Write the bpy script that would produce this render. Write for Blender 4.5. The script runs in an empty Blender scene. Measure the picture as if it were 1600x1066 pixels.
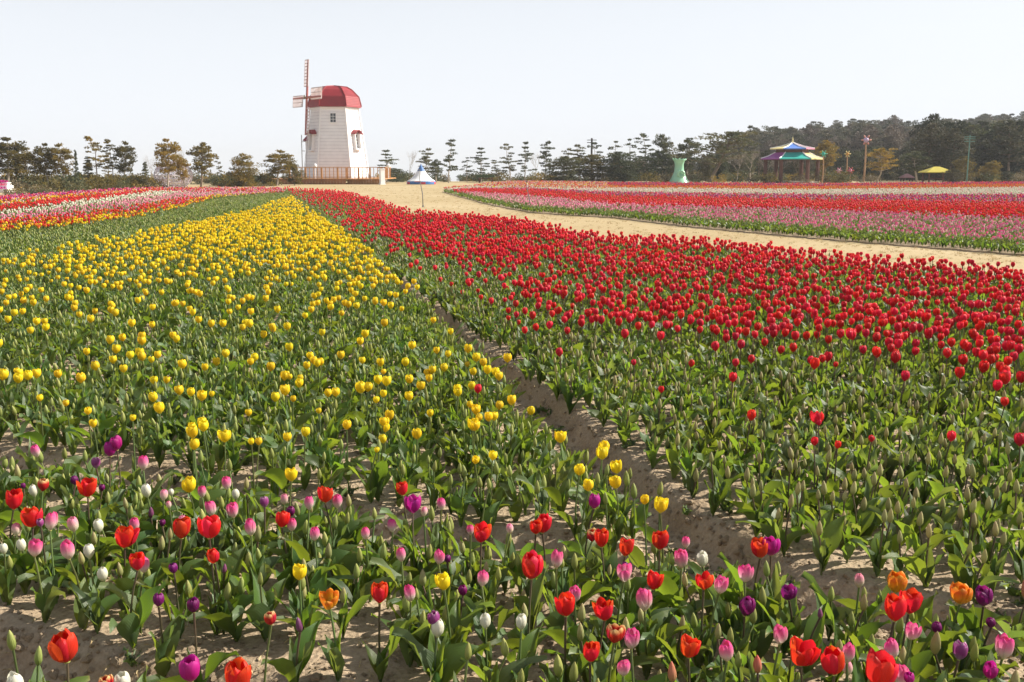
import bpy, math, random
import numpy as np
from mathutils import Vector, Matrix, noise

R = math.radians
rnd = random.Random(11)
sc = bpy.context.scene
C = sc.collection

# ------------------------------------------------------------------ camera, sky, sun, exposure
H = 1.60; PITCH = R(9.8); FOC = 1570.0
cam_d = bpy.data.cameras.new('camera'); cam = bpy.data.objects.new('camera', cam_d); C.objects.link(cam)
cam.location = (0, 0, H); cam.rotation_euler = (math.pi/2 - PITCH, 0, 0)
cam_d.sensor_width = 36; cam_d.lens = 36*FOC/1600; cam_d.clip_start = .05; cam_d.clip_end = 5000
sc.camera = cam

SUN_EL, SUN_AZ = R(37), R(77)          # azimuth measured from +Y towards +X
world = bpy.data.worlds.new('World'); sc.world = world; world.use_nodes = True
wn, wl = world.node_tree.nodes, world.node_tree.links
wn.clear()
sky = wn.new('ShaderNodeTexSky'); sky.sky_type = 'NISHITA'; sky.sun_disc = False
sky.sun_elevation = SUN_EL; sky.sun_rotation = SUN_AZ
sky.air_density = 1.0; sky.dust_density = 1.2; sky.ozone_density = 1.0
hs = wn.new('ShaderNodeHueSaturation'); hs.inputs['Saturation'].default_value = .35
bg = wn.new('ShaderNodeBackground'); bg.inputs['Strength'].default_value = .085
wo = wn.new('ShaderNodeOutputWorld')
# hazy spring air whitens the sky towards the horizon, the same all the way round
geo = wn.new('ShaderNodeTexCoord'); sep = wn.new('ShaderNodeSeparateXYZ'); wl.new(geo.outputs['Generated'], sep.inputs[0])
mz = wn.new('ShaderNodeMath'); mz.operation = 'MAXIMUM'; mz.inputs[1].default_value = 0; wl.new(sep.outputs[2], mz.inputs[0])
mm_ = wn.new('ShaderNodeMath'); mm_.operation = 'MULTIPLY'; sq = wn.new('ShaderNodeMath'); sq.operation = 'MULTIPLY'; wl.new(mz.outputs[0], sq.inputs[0]); wl.new(mz.outputs[0], sq.inputs[1]); mm_.inputs[1].default_value = -13.5; wl.new(sq.outputs[0], mm_.inputs[0])
ex = wn.new('ShaderNodeMath'); ex.operation = 'EXPONENT'; wl.new(mm_.outputs[0], ex.inputs[0])
m9 = wn.new('ShaderNodeMath'); m9.operation = 'MULTIPLY'; m9.inputs[1].default_value = .9; wl.new(ex.outputs[0], m9.inputs[0])
mixs = wn.new('ShaderNodeMix'); mixs.data_type = 'RGBA'; mixs.inputs[7].default_value = (6.9, 7.2, 7.7, 1)
wl.new(m9.outputs[0], mixs.inputs[0]); wl.new(hs.outputs[0], mixs.inputs[6])
wl.new(sky.outputs[0], hs.inputs['Color']); wl.new(mixs.outputs[2], bg.inputs[0]); wl.new(bg.outputs[0], wo.inputs[0])
sun_d = bpy.data.lights.new('sun', 'SUN'); sun_d.energy = 5.0; sun_d.angle = R(.6); sun_d.color = (1, .92, .78)
sun = bpy.data.objects.new('sun', sun_d); C.objects.link(sun)
sdir = Vector((math.sin(SUN_AZ)*math.cos(SUN_EL), math.cos(SUN_AZ)*math.cos(SUN_EL), math.sin(SUN_EL)))
sun.rotation_euler = (-sdir).to_track_quat('-Z', 'Y').to_euler(); sun.location = (20, 10, 30)
sc.view_settings.view_transform = 'Standard'; sc.view_settings.look = 'None'
sc.view_settings.exposure = .74; sc.view_settings.gamma = 1; sc.view_settings.use_curve_mapping = False
sc.cycles.max_bounces = 8; sc.cycles.diffuse_bounces = 3; sc.cycles.transmission_bounces = 5; sc.cycles.transparent_max_bounces = 8
sc.cycles.volume_bounces = 0

# ------------------------------------------------------------------ where a measured direction meets the ground
cp, sp = math.cos(PITCH), math.sin(PITCH)
def ray(u, v):
    a, b = (u-800)/FOC, -(v-533)/FOC
    return a, cp + b*sp, -sp + b*cp
def G(u, v, z=0.0):
    a, b, c = ray(u, v)
    t = (z-H)/c
    return a*t, b*t
def XA(u, Y, v=275):
    a, b, c = ray(u, v); return a/b*Y
def ZA(v, Y):
    a, b, c = ray(800, v); return H + c/b*Y
def UV(x, y, z):
    dz = z-H
    d = y*cp - dz*sp
    return 800 + FOC*x/d, 533 - FOC*(y*sp + dz*cp)/d

def lerp_pts(pts, x):
    if x <= pts[0][0]: a, b = pts[0], pts[1]
    elif x >= pts[-1][0]: a, b = pts[-2], pts[-1]
    else:
        for a, b in zip(pts, pts[1:]):
            if a[0] <= x <= b[0]: break
    return a[1] + (b[1]-a[1])*(x-a[0])/(b[0]-a[0])
def clamp_pts(pts, x):
    x = min(max(x, pts[0][0]), pts[-1][0]); return lerp_pts(pts, x)

# ------------------------------------------------------------------ object helpers
def tag(o, label=None, cat=None, group=None, kind=None):
    if label: o['label'] = label
    if cat: o['category'] = cat
    if group: o['group'] = group
    if kind: o['kind'] = kind
    return o
def link(o, parent=None):
    C.objects.link(o)
    if parent is not None: o.parent = parent
    return o
def empty(name, loc, label=None, cat=None, group=None, rz=0):
    o = bpy.data.objects.new(name, None); o.location = loc; o.rotation_euler = (0, 0, rz); o.empty_display_size = .1
    C.objects.link(o); return tag(o, label, cat, group)

class MB:
    def __init__(s): s.v = []; s.f = []; s.m = []; s.uv = []
    def quadgrid(s, P, ns, nt, mat=0, closed=False):
        b = len(s.v)
        for j in range(nt+1):
            for i in range(ns+1):
                s.v.append(P(i/ns, j/nt))
        for j in range(nt):
            for i in range(ns):
                a = b + j*(ns+1)+i
                s.f.append((a, a+1, a+ns+2, a+ns+1)); s.m.append(mat)
                s.uv.append(((i/ns, j/nt), ((i+1)/ns, j/nt), ((i+1)/ns, (j+1)/nt), (i/ns, (j+1)/nt)))
    def face(s, pts, mat=0, uv=None):
        b = len(s.v); s.v += [tuple(p) for p in pts]; s.f.append(tuple(range(b, b+len(pts)))); s.m.append(mat)
        s.uv.append(uv or tuple((0, 0) for _ in pts))
    def box(s, c, d, mat=0, rz=0, taper=1.0):
        cx, cy, cz = c; dx, dy, dz = d[0]/2, d[1]/2, d[2]/2
        ca, sa = math.cos(rz), math.sin(rz)
        P = []
        for z, k in ((-dz, 1), (dz, taper)):
            for x, y in ((-dx, -dy), (dx, -dy), (dx, dy), (-dx, dy)):
                x, y = x*k, y*k
                P.append((cx+x*ca-y*sa, cy+x*sa+y*ca, cz+z))
        b = len(s.v); s.v += P
        for q in ((0, 3, 2, 1), (4, 5, 6, 7), (0, 1, 5, 4), (1, 2, 6, 5), (2, 3, 7, 6), (3, 0, 4, 7)):
            s.f.append(tuple(b+i for i in q)); s.m.append(mat); s.uv.append(((0, 0), (1, 0), (1, 1), (0, 1)))
    def tube(s, pts, rad, n=6, mat=0, cap=True):
        pts = [Vector(p) for p in pts]; b = len(s.v)
        if not hasattr(rad, '__len__'): rad = [rad]*len(pts)
        ref = Vector((0, 0, 1))
        for k, p in enumerate(pts):
            d = (pts[min(k+1, len(pts)-1)] - pts[max(k-1, 0)]).normalized()
            if abs(d.dot(ref)) > .95: ref = Vector((1, 0, 0))
            a = d.cross(ref).normalized(); c = d.cross(a).normalized(); ref = a.cross(d).normalized() if False else ref
            for i in range(n):
                t = 2*math.pi*i/n
                s.v.append(tuple(p + (a*math.cos(t)+c*math.sin(t))*rad[k]))
        L = len(pts)
        for k in range(L-1):
            for i in range(n):
                j = (i+1) % n
                s.f.append((b+k*n+i, b+k*n+j, b+(k+1)*n+j, b+(k+1)*n+i)); s.m.append(mat)
                s.uv.append(((i/n, k/L), ((i+1)/n, k/L), ((i+1)/n, (k+1)/L), (i/n, (k+1)/L)))
        if cap:
            for k, rev in ((0, 1), (L-1, 0)):
                idx = [b+k*n+i for i in range(n)]
                s.f.append(tuple(idx[::-1] if rev else idx)); s.m.append(mat); s.uv.append(tuple((0, k/L) for _ in idx))
    def lathe(s, prof, n=12, mat=0, wob=None):
        b = len(s.v)
        for k, (r, z) in enumerate(prof):
            for i in range(n):
                t = 2*math.pi*i/n; rr = r*(wob(t, k/(len(prof)-1)) if wob else 1)
                s.v.append((rr*math.cos(t), rr*math.sin(t), z))
        L = len(prof)
        for k in range(L-1):
            for i in range(n):
                j = (i+1) % n
                s.f.append((b+k*n+i, b+k*n+j, b+(k+1)*n+j, b+(k+1)*n+i)); s.m.append(mat)
                s.uv.append(((i/n, k/(L-1)), ((i+1)/n, k/(L-1)), ((i+1)/n, (k+1)/(L-1)), (i/n, (k+1)/(L-1))))
    def mesh(s, name, mats, smooth=False):
        me = bpy.data.meshes.new(name)
        me.from_pydata(s.v, [], s.f)
        for m in (mats if isinstance(mats, (list, tuple)) else [mats]): me.materials.append(m)
        me.polygons.foreach_set('material_index', s.m)
        uvl = me.uv_layers.new(name='UVMap')
        uvl.data.foreach_set('uv', [c for f in s.uv for p in f for c in p])
        if smooth: me.polygons.foreach_set('use_smooth', [True]*len(s.f))
        me.update(); return me
    def obj(s, name, mats, parent=None, smooth=False, loc=None):
        o = bpy.data.objects.new(name, s.mesh(name, mats, smooth))
        if loc: o.location = loc
        return link(o, parent)

# ------------------------------------------------------------------ materials
def nt_new(name):
    m = bpy.data.materials.new(name); m.use_nodes = True
    n, l = m.node_tree.nodes, m.node_tree.links; n.clear()
    out = n.new('ShaderNodeOutputMaterial'); return m, n, l, out
def ramp(n, stops):
    r = n.new('ShaderNodeValToRGB'); e = r.color_ramp.elements
    while len(e) < len(stops): e.new(.5)
    for k, (p, c) in enumerate(stops): e[k].position = p; e[k].color = (*c, 1)
    return r
def simple(name, col, rough=.6, var=.15, scale=8, bump=0.0, metal=0, spec=.4):
    m, n, l, out = nt_new(name)
    b = n.new('ShaderNodeBsdfPrincipled'); b.inputs['Roughness'].default_value = rough; b.inputs['Metallic'].default_value = metal
    b.inputs['Specular IOR Level'].default_value = spec
    tc = n.new('ShaderNodeTexCoord'); nz = n.new('ShaderNodeTexNoise'); nz.inputs['Scale'].default_value = scale; nz.inputs['Detail'].default_value = 5
    l.new(tc.outputs['Object'], nz.inputs['Vector'])
    r = ramp(n, [(.25, tuple(c*(1-var) for c in col)), (.75, tuple(min(1, c*(1+var)) for c in col))])
    l.new(nz.outputs['Fac'], r.inputs[0]); l.new(r.outputs[0], b.inputs['Base Color'])
    if bump:
        bp = n.new('ShaderNodeBump'); bp.inputs['Strength'].default_value = bump; bp.inputs['Distance'].default_value = .02
        l.new(nz.outputs['Fac'], bp.inputs['Height']); l.new(bp.outputs[0], b.inputs['Normal'])
    l.new(b.outputs[0], out.inputs[0]); return m

def plant_mat(name, stops, trans, tmix=.4, rough=.42, hue=.03, val=.25, stripe=0.0, spec=None, streak=0.0):
    spec = spec if spec is not None else (.28 if streak else .5)
    if streak: rough += .08
    """colour along the leaf or petal (UV y), light passing through it, each plant a little different"""
    m, n, l, out = nt_new(name)
    uv = n.new('ShaderNodeUVMap'); sx = n.new('ShaderNodeSeparateXYZ'); l.new(uv.outputs[0], sx.inputs[0])
    nz = n.new('ShaderNodeTexNoise'); nz.inputs['Scale'].default_value = 30; nz.inputs['Detail'].default_value = 4
    tc = n.new('ShaderNodeTexCoord'); l.new(tc.outputs['Object'], nz.inputs['Vector'])
    ad = n.new('ShaderNodeMath'); ad.operation = 'MULTIPLY_ADD'; ad.inputs[1].default_value = .35; l.new(nz.outputs['Fac'], ad.inputs[0])
    sb = n.new('ShaderNodeMath'); sb.operation = 'SUBTRACT'; sb.inputs[1].default_value = .175; l.new(sx.outputs[1], sb.inputs[0]); l.new(sb.outputs[0], ad.inputs[2])
    r = ramp(n, stops); l.new(ad.outputs[0], r.inputs[0])
    oi = n.new('ShaderNodeObjectInfo')
    h = n.new('ShaderNodeHueSaturation')
    mh = n.new('ShaderNodeMapRange'); mh.inputs[3].default_value = .5-hue; mh.inputs[4].default_value = .5+hue; l.new(oi.outputs['Random'], mh.inputs[0])
    l.new(mh.outputs[0], h.inputs['Hue'])
    wv = n.new('ShaderNodeMath'); wv.operation = 'MULTIPLY'; wv.inputs[1].default_value = 17.37; l.new(oi.outputs['Random'], wv.inputs[0])
    fr = n.new('ShaderNodeMath'); fr.operation = 'FRACT'; l.new(wv.outputs[0], fr.inputs[0])
    mv = n.new('ShaderNodeMapRange'); mv.inputs[3].default_value = 1-val; mv.inputs[4].default_value = 1+val; l.new(fr.outputs[0], mv.inputs[0])
    l.new(mv.outputs[0], h.inputs['Value']); l.new(r.outputs[0], h.inputs['Color'])
    col = h.outputs[0]
    # fine lengthwise veins
    wa = n.new('ShaderNodeTexWave'); wa.wave_type = 'BANDS'; wa.bands_direction = 'X'; wa.inputs['Scale'].default_value = 5; wa.inputs['Distortion'].default_value = 1.5
    l.new(uv.outputs[0], wa.inputs['Vector'])
    if streak:
        mx = n.new('ShaderNodeMix'); mx.data_type = 'RGBA'; mx.blend_type = 'MULTIPLY'; mx.inputs[0].default_value = streak
        l.new(col, mx.inputs[6]); l.new(wa.outputs['Color'], mx.inputs[7]); col = mx.outputs[2]
    bp = n.new('ShaderNodeBump'); bp.inputs['Strength'].default_value = .25; bp.inputs['Distance'].default_value = .002; l.new(wa.outputs['Fac'], bp.inputs['Height'])
    b = n.new('ShaderNodeBsdfPrincipled'); b.inputs['Roughness'].default_value = rough; b.inputs['Specular IOR Level'].default_value = spec
    l.new(col, b.inputs['Base Color']); l.new(bp.outputs[0], b.inputs['Normal'])
    tr = n.new('ShaderNodeBsdfTranslucent')
    if trans is None: l.new(col, tr.inputs[0])
    else:
        h2 = n.new('ShaderNodeHueSaturation'); h2.inputs['Color'].default_value = (*trans, 1); l.new(mh.outputs[0], h2.inputs['Hue']); l.new(mv.outputs[0], h2.inputs['Value'])
        l.new(h2.outputs[0], tr.inputs[0])
    ms = n.new('ShaderNodeMixShader'); ms.inputs[0].default_value = tmix
    l.new(b.outputs[0], ms.inputs[1]); l.new(tr.outputs[0], ms.inputs[2]); l.new(ms.outputs[0], out.inputs[0])
    return m

def soil_mat(name, c1, c2, c3, sc1=3.0, bump=.6, fine=60):
    m, n, l, out = nt_new(name)
    tc = n.new('ShaderNodeTexCoord')
    a = n.new('ShaderNodeTexNoise'); a.inputs['Scale'].default_value = sc1; a.inputs['Detail'].default_value = 8; a.inputs['Roughness'].default_value = .65
    f = n.new('ShaderNodeTexNoise'); f.inputs['Scale'].default_value = fine; f.inputs['Detail'].default_value = 6; f.inputs['Roughness'].default_value = .7
    vo = n.new('ShaderNodeTexVoronoi'); vo.inputs['Scale'].default_value = fine*.9
    for x in (a, f, vo): l.new(tc.outputs['Object'], x.inputs['Vector'])
    r = ramp(n, [(.3, c1), (.5, c2), (.72, c3)]); 
    mm = n.new('ShaderNodeMath'); mm.operation = 'MULTIPLY_ADD'; mm.inputs[1].default_value = .5; l.new(f.outputs['Fac'], mm.inputs[0])
    m2 = n.new('ShaderNodeMath'); m2.operation = 'MULTIPLY'; m2.inputs[1].default_value = .5; l.new(a.outputs['Fac'], m2.inputs[0]); l.new(m2.outputs[0], mm.inputs[2])
    l.new(mm.outputs[0], r.inputs[0])
    b = n.new('ShaderNodeBsdfPrincipled'); b.inputs['Roughness'].default_value = .95; b.inputs['Specular IOR Level'].default_value = .15
    l.new(r.outputs[0], b.inputs['Base Color'])
    h = n.new('ShaderNodeMath'); h.operation = 'ADD'; l.new(f.outputs['Fac'], h.inputs[0]); l.new(vo.outputs['Distance'], h.inputs[1])
    bp = n.new('ShaderNodeBump'); bp.inputs['Strength'].default_value = bump; bp.inputs['Distance'].default_value = .012; l.new(h.outputs[0], bp.inputs['Height'])
    l.new(bp.outputs[0], b.inputs['Normal']); l.new(b.outputs[0], out.inputs[0]); return m

M_soil = soil_mat('bed_soil', (.19, .135, .09), (.39, .30, .21), (.54, .44, .32))
M_grass = soil_mat('dry_lawn', (.32, .24, .125), (.42, .33, .19), (.54, .45, .30), sc1=.16, bump=.3, fine=18)
M_far = soil_mat('far_ground', (.10, .09, .045), (.17, .14, .07), (.24, .19, .10), sc1=.2, bump=.3, fine=5)
M_leaf = plant_mat('tulip_leaf', [(.0, (.14, .19, .045)), (.3, (.058, .106, .028)), (.8, (.050, .096, .028)), (.97, (.09, .14, .04)), (1, (.22, .19, .07))],
                   (.30, .42, .028), .36, .42, .022, .34, spec=.38)
M_leaf_b = plant_mat('tulip_leaf_pale', [(.0, (.12, .17, .06)), (.3, (.070, .115, .056)), (1, (.12, .18, .075))],
                     (.29, .38, .05), .36, .42, .022, .25)
M_stem = plant_mat('tulip_stem', [(0, (.12, .18, .05)), (1, (.16, .19, .07))], (.25, .33, .06), .2, .4, .03, .3)
M_stem_dark = plant_mat('tulip_stem_dark', [(0, (.10, .13, .05)), (1, (.11, .055, .05))], (.2, .15, .06), .15, .4, .02, .3)
PET = {
 'red':     plant_mat('petal_red', [(0, (.50, .10, .02)), (.2, (.62, .028, .022)), (.75, (.66, .022, .016)), (1, (.74, .07, .022))], (.9, .06, .02), .38, .38, .012, .14, streak=.18),
 'crimson': plant_mat('petal_crimson', [(0, (.45, .06, .06)), (.3, (.68, .018, .040)), (.8, (.72, .018, .036)), (1, (.78, .05, .05))], (.92, .035, .06), .35, .36, .008, .16, streak=.15),
 'pink':    plant_mat('petal_pink', [(0, (.66, .68, .42)), (.30, (.82, .70, .62)), (.55, (.84, .30, .46)), (.9, (.80, .055, .28))], None, .38, .42, .008, .1, streak=.12),
 'pale':    plant_mat('petal_pale_pink', [(0, (.62, .66, .36)), (.36, (.82, .72, .58)), (.7, (.84, .44, .50)), (1, (.82, .20, .38))], None, .38, .42, .008, .08, streak=.08),
 'purple':  plant_mat('petal_purple', [(0, (.16, .03, .12)), (.5, (.16, .006, .11)), (1, (.24, .02, .18))], (.35, .02, .22), .3, .33, .02, .2, streak=.2),
 'magenta': plant_mat('petal_magenta', [(0, (.5, .10, .30)), (.3, (.42, .008, .20)), (1, (.52, .03, .30))], (.62, .02, .32), .35, .35, .012, .15, streak=.2),
 'lilac':   plant_mat('petal_lilac', [(0, (.5, .35, .45)), (.4, (.36, .06, .26)), (.85, (.42, .10, .32)), (1, (.7, .5, .6))], None, .35, .4, .01, .1, streak=.2),
 'white':   plant_mat('petal_white', [(0, (.55, .60, .30)), (.35, (.78, .77, .62)), (1, (.84, .82, .72))], None, .35, .45, .006, .06, streak=.1),
 'yellow':  plant_mat('petal_yellow', [(0, (.60, .55, .04)), (.4, (.88, .645, .016)), (1, (.92, .73, .03))], (1, .80, .025), .38, .42, .010, .08, streak=.15),
 'orange':  plant_mat('petal_orange', [(0, (.72, .45, .04)), (.4, (.80, .40, .03)), (.75, (.78, .18, .02)), (1, (.86, .40, .04))], None, .38, .4, .01, .1, streak=.25),
 'flame':   plant_mat('petal_flame', [(0, (.52, .02, .03)), (.65, (.58, .02, .03)), (.85, (.78, .45, .18)), (1, (.85, .62, .30))], None, .35, .4, .01, .1, streak=.2),
 'budg':    plant_mat('bud_green', [(0, (.14, .20, .05)), (.5, (.28, .32, .09)), (1, (.42, .42, .12))], (.45, .5, .1), .25, .45, .015, .15),
 'budt':    plant_mat('bud_tan', [(0, (.20, .26, .08)), (.5, (.36, .37, .15)), (1, (.48, .36, .20))], (.55, .42, .2), .3, .45, .02, .2),
 'budr':    plant_mat('bud_reddish', [(0, (.30, .26, .10)), (.5, (.48, .20, .12)), (1, (.58, .12, .08))], (.6, .2, .1), .25, .45, .015, .15),
 'budp':    plant_mat('bud_purple', [(0, (.16, .14, .08)), (.4, (.20, .06, .14)), (1, (.24, .06, .18))], (.3, .06, .2), .25, .45, .015, .15),
}
M_yolk = simple('pistil', (.35, .36, .10), .6)

# ------------------------------------------------------------------ terrain
def two(a, b): return (a[0], a[1], (b[1]-a[1])/(b[0]-a[0]), (b[0]-a[0])/(b[1]-a[1]))
fa, fb = G(1016, 735, .14), G(629, 442, .14)
FS = (fb[0]-fa[0])/(fb[1]-fa[1])
def FX(y): return fa[0] + FS*(y-fa[1])            # edge of the bank on the far side of the furrow
pa, pb = G(100, 712, .14), G(1400, 925, .14)
PS = (pb[1]-pa[1])/(pb[0]-pa[0])
def PY(x): return pa[1] + PS*(x-pa[0])            # front edge of the yellow and the red bed
qa, qb = G(0, 975, .14), G(250, 1020, .14)
QS = (qb[1]-qa[1])/(qb[0]-qa[0])
def QY(x): return qa[1] + QS*(x-qa[0])
def GAP(y): return min(.36, max(.17, .36-(y-5.0)*.045))
def sst(a, b, x):
    t = min(1, max(0, (x-a)/(b-a))); return t*t*(3-2*t)
BED = .14; RBED = .03
def hgt(x, y, fine=True):
    wob = .05*math.sin(y*2.1+x)+.03*math.sin(y*5.3+1)
    d = x-FX(y)-wob*.7
    gp = GAP(y)
    t1 = sst(-gp-.16, -gp+.05, d)*(1-sst(-.09, .03, d))*sst(-.30, -.12, y-PY(x))
    w2 = .05*math.sin(x*2.3)+.03*math.sin(x*6.1)
    e = y-PY(x)-w2
    t2 = sst(-.42, -.24, e)*(1-sst(-.12, .02, e))*(.75 if x < FX(y)-.3 else 1)
    g = y-QY(x)-w2*.6
    t3 = sst(-.50, -.30, g)*(1-sst(-.13, .02, g))*(1-sst(-.6, .1, x))
    h = BED - .125*max(t1, t2*.9, t3)
    if fine:
        h += .018*noise.noise(Vector((x*3, y*3, 0))) + .018*noise.noise(Vector((x*8, y*8, 3))) + .010*noise.noise(Vector((x*19, y*19, 7)))
    return max(.008, h)

def hill_h(x, y):
    ridge = [(-400, 0), (40, 0), (58, 1.5), (70, 4.5), (85, 6.5), (100, 8.4), (112, 9.0), (118, 7.6), (138, 9.4), (160, 9.0), (230, 10), (340, 9), (520, 0), (900, 0)]
    r = clamp_pts(ridge, x/(y/300 if y > 1 else 1))
    return r*math.exp(-((y-300)/95)**2)*(1+.10*math.sin(x*.05)+.05*math.sin(x*.13+y*.05)) if y > 130 else 0
def drop(x, y):                       # beyond the tree row the land falls away towards the shore
    return (0 if y < 119 else (y-119)*.022)*(1-sst(.13, .21, x/max(y, 1)))
def ground_z(x, y): return hill_h(x, y) - drop(x, y)
big = MB(); gy = [-60, -20, 0, 20, 50, 80, 105, 119, 125, 135, 150, 170, 200, 240, 300, 380, 500, 700, 1100, 1700, 2400]
gx = [-1200, -800, -500, -300, -200, -140, -100, -70, -50, -30, -15, 0, 10, 14, 18, 22, 26, 32, 40, 50, 70, 100, 140, 200, 300, 500, 800, 1300]
big.quadgrid(lambda s, t: (gx[round(s*(len(gx)-1))], gy[round(t*(len(gy)-1))], -drop(gx[round(s*(len(gx)-1))], gy[round(t*(len(gy)-1))])), len(gx)-1, len(gy)-1)
o = big.obj('ground', M_grass); tag(o, 'pale sandy dry lawn round the tulip fields', 'ground', kind='structure')

x0, x1, y0, y1, st = -8.6, 9.4, 1.0, 14.0, .042
nx, ny = int((x1-x0)/st), int((y1-y0)/st)
V = []; F = []
for j in range(ny+1):
    y = y0+(y1-y0)*j/ny
    for i in range(nx+1):
        x = x0+(x1-x0)*i/nx
        V.append((x, y, hgt(x, y) if abs(x) < .6*y+1.4 else BED))
for j in range(ny):
    for i in range(nx):
        a = j*(nx+1)+i; F.append((a, a+1, a+nx+2, a+nx+1))
me = bpy.data.meshes.new('bed_soil'); me.from_pydata(V, [], F); me.materials.append(M_soil)
me.polygons.foreach_set('use_smooth', [True]*len(F)); me.update()
o = link(bpy.data.objects.new('tulip_bed_soil', me)); tag(o, 'sandy raised soil of the tulip beds with a furrow', 'soil', kind='structure')

REDTOP = [(480, 293), (540, 297), (600, 312), (640, 323), (700, 327), (760, 333), (820, 338), (900, 355), (960, 361), (1120, 367), (1200, 377), (1300, 384), (1400, 395), (1500, 399), (1600, 408), (1900, 440)]
YELTOP = [(-300, 455), (0, 402), (20, 398), (70, 388), (110, 378), (180, 372), (250, 354), (320, 344), (380, 330), (430, 314), (470, 303), (500, 298)]
GRNTOP = [(-300, 385), (0, 358), (100, 349), (200, 338), (290, 321), (335, 307), (440, 299), (500, 296)]
FARL = [(-300, 318), (0, 306), (100, 300), (200, 294), (257, 293), (540, 293)]
RFRONT = [(690, 291), (760, 306), (830, 319), (960, 328), (1080, 341), (1280, 359), (1600, 384), (1900, 408)]
RBASE = [(690, 299), (760, 318), (830, 331), (960, 339), (1080, 353), (1280, 371), (1600, 396), (1900, 418)]
RBACK = [(690, 291), (745, 286), (760, 283.5), (810, 280.5), (920, 282), (1280, 284), (1600, 282), (1900, 281)]
def flat_poly(name, pts, z, mat, label, cat):
    mb = MB(); mb.face([(x, y, z) for x, y in pts])
    n = len(pts)
    for k in range(n):
        a, b = pts[k], pts[(k+1) % n]
        mb.face([(a[0], a[1], z), (a[0], a[1], .0), (b[0], b[1], .0), (b[0], b[1], z)])
    o = mb.obj(name, mat); return tag(o, label, cat, kind='structure')
YJ = 14.0
def dens(pts, lo, hi, n=40): return [(lo+(hi-lo)*k/n, lerp_pts(pts, lo+(hi-lo)*k/n)) for k in range(n+1)]
# red bed beyond 14 m
rp = [(x, y) for x, y in (G(u, v, .48) for u, v in dens(REDTOP, 500, 1900)) if y > YJ]
rp = [(FX(YJ), YJ), (FX(30), 30), (FX(52), 52)] + rp + [(9.4, YJ)]
flat_poly('red_bed_soil', rp, BED, M_soil, 'soil under the far part of the red tulips', 'soil')
lp = [(FX(YJ)-.22, YJ), (FX(30)-.2, 30), (FX(60)-.2, 60)] + [G(u, v, .40) for u, v in dens(FARL, -300, 470)][::-1] + [(-16, YJ)]
flat_poly('left_beds_soil', lp, BED, M_soil, 'soil under the yellow, green and striped tulip beds', 'soil')
tr = MB(); tr.face([(FX(YJ)-.23, YJ, .006), (FX(YJ)+.01, YJ, .006), (FX(60)+.01, 60, .006), (FX(60)-.21, 60, .006)])
tag(tr.obj('furrow_soil', M_soil), 'bare soil floor of the long furrow', 'soil', kind='structure')
rf = [(x+.06*math.sin(y*9), y+.10*noise.noise(Vector((x*1.5, y, 0)))-.02) for x, y in (G(u, v, .05) for u, v in dens(RBASE, 690, 1900, 160))] + [G(u, v, .40) for u, v in dens(RBACK, 700, 1900)][::-1]
flat_poly('right_field_soil', rf, RBED, M_soil, 'soil under the striped tulip field beyond the path', 'soil')

# ------------------------------------------------------------------ tulip meshes
def interp(pts, t):
    return clamp_pts(pts, t)
def petal(mb, ang, rad, hh, half, top, seed, mat=0, ns=4, nt=6, ruff=.0):
    g = random.Random(seed)
    ph, tl, tp = g.uniform(0, 6), g.uniform(-.12, .12), g.uniform(-.05, .08)
    prof = [(0, .10), (.10, .5), (.3, .92), (.5, 1.0), (.75, .93+.3*(top-.6)), (1, top+tp)]
    wp = [(0, .3), (.25, .85), (.5, 1.0), (.75, .9), (.9, .58), (1, .10)]
    def P(s, t):
        s = s*2-1
        a = ang + tl*t*.5 + s*half*interp(wp, t)
        r = rad*interp(prof, t)*(1-.10*s*s) + ruff*math.sin(s*7+ph)*t*t*.5
        z = hh*(1-(1-t)**1.25) + ruff*math.sin(s*5+ph*2)*t*t
        return (r*math.cos(a), r*math.sin(a), z)
    mb.quadgrid(P, ns, nt, mat)
SHAPE = {  # height over width, top radius share, ruffle
 'red': (1.16, .80, .045), 'crimson': (1.20, .70, .04), 'pink': (1.42, .58, .015), 'pale': (1.45, .52, .012), 'purple': (1.15, .55, .02), 'magenta': (1.22, .62, .03),
 'lilac': (1.25, .7, .03), 'white': (1.40, .50, .01), 'yellow': (1.06, .80, .075), 'orange': (1.12, .74, .04), 'flame': (1.15, .66, .03)}
BUDH = {'budg': 2.5, 'budt': 2.45, 'budr': 2.3, 'budp': 2.2}
def add_bloom(mb, kind, seed, z0=0, sc_=1.0, mat=0, ns=4, nt=6, dx=0, dy=0):
    """bloom of width 1 (times sc_) whose bottom stands at z0"""
    k0 = len(mb.v); g = random.Random(seed*7+3)
    if kind in BUDH:
        hb = BUDH[kind]
        pr = [(.06, 0), (.34, .12*hb), (.49, .30*hb), (.46, .52*hb), (.30, .78*hb), (.13, .93*hb), (.02, hb)]
        mb.lathe(pr, 7 if ns > 2 else 5, mat, lambda t, k: 1+.10*math.cos(3*t+seed))
    else:
        hh, top, ru = SHAPE[kind]
        top = top*g.uniform(.8, 1.22); a0 = g.uniform(0, 6)
        for i in range(3):
            petal(mb, a0+i*2.094+1.047, .43, hh*1.0, R(62), top*.92, seed*13+i, mat, ns, nt, ru)
        for i in range(3):
            petal(mb, a0+i*2.094, .49, hh*.97, R(60), top, seed*17+i+5, mat, ns, nt, ru)
    for i in range(k0, len(mb.v)):
        x, y, z = mb.v[i]; mb.v[i] = (x*sc_+dx, y*sc_+dy, z*sc_+z0)
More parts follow.
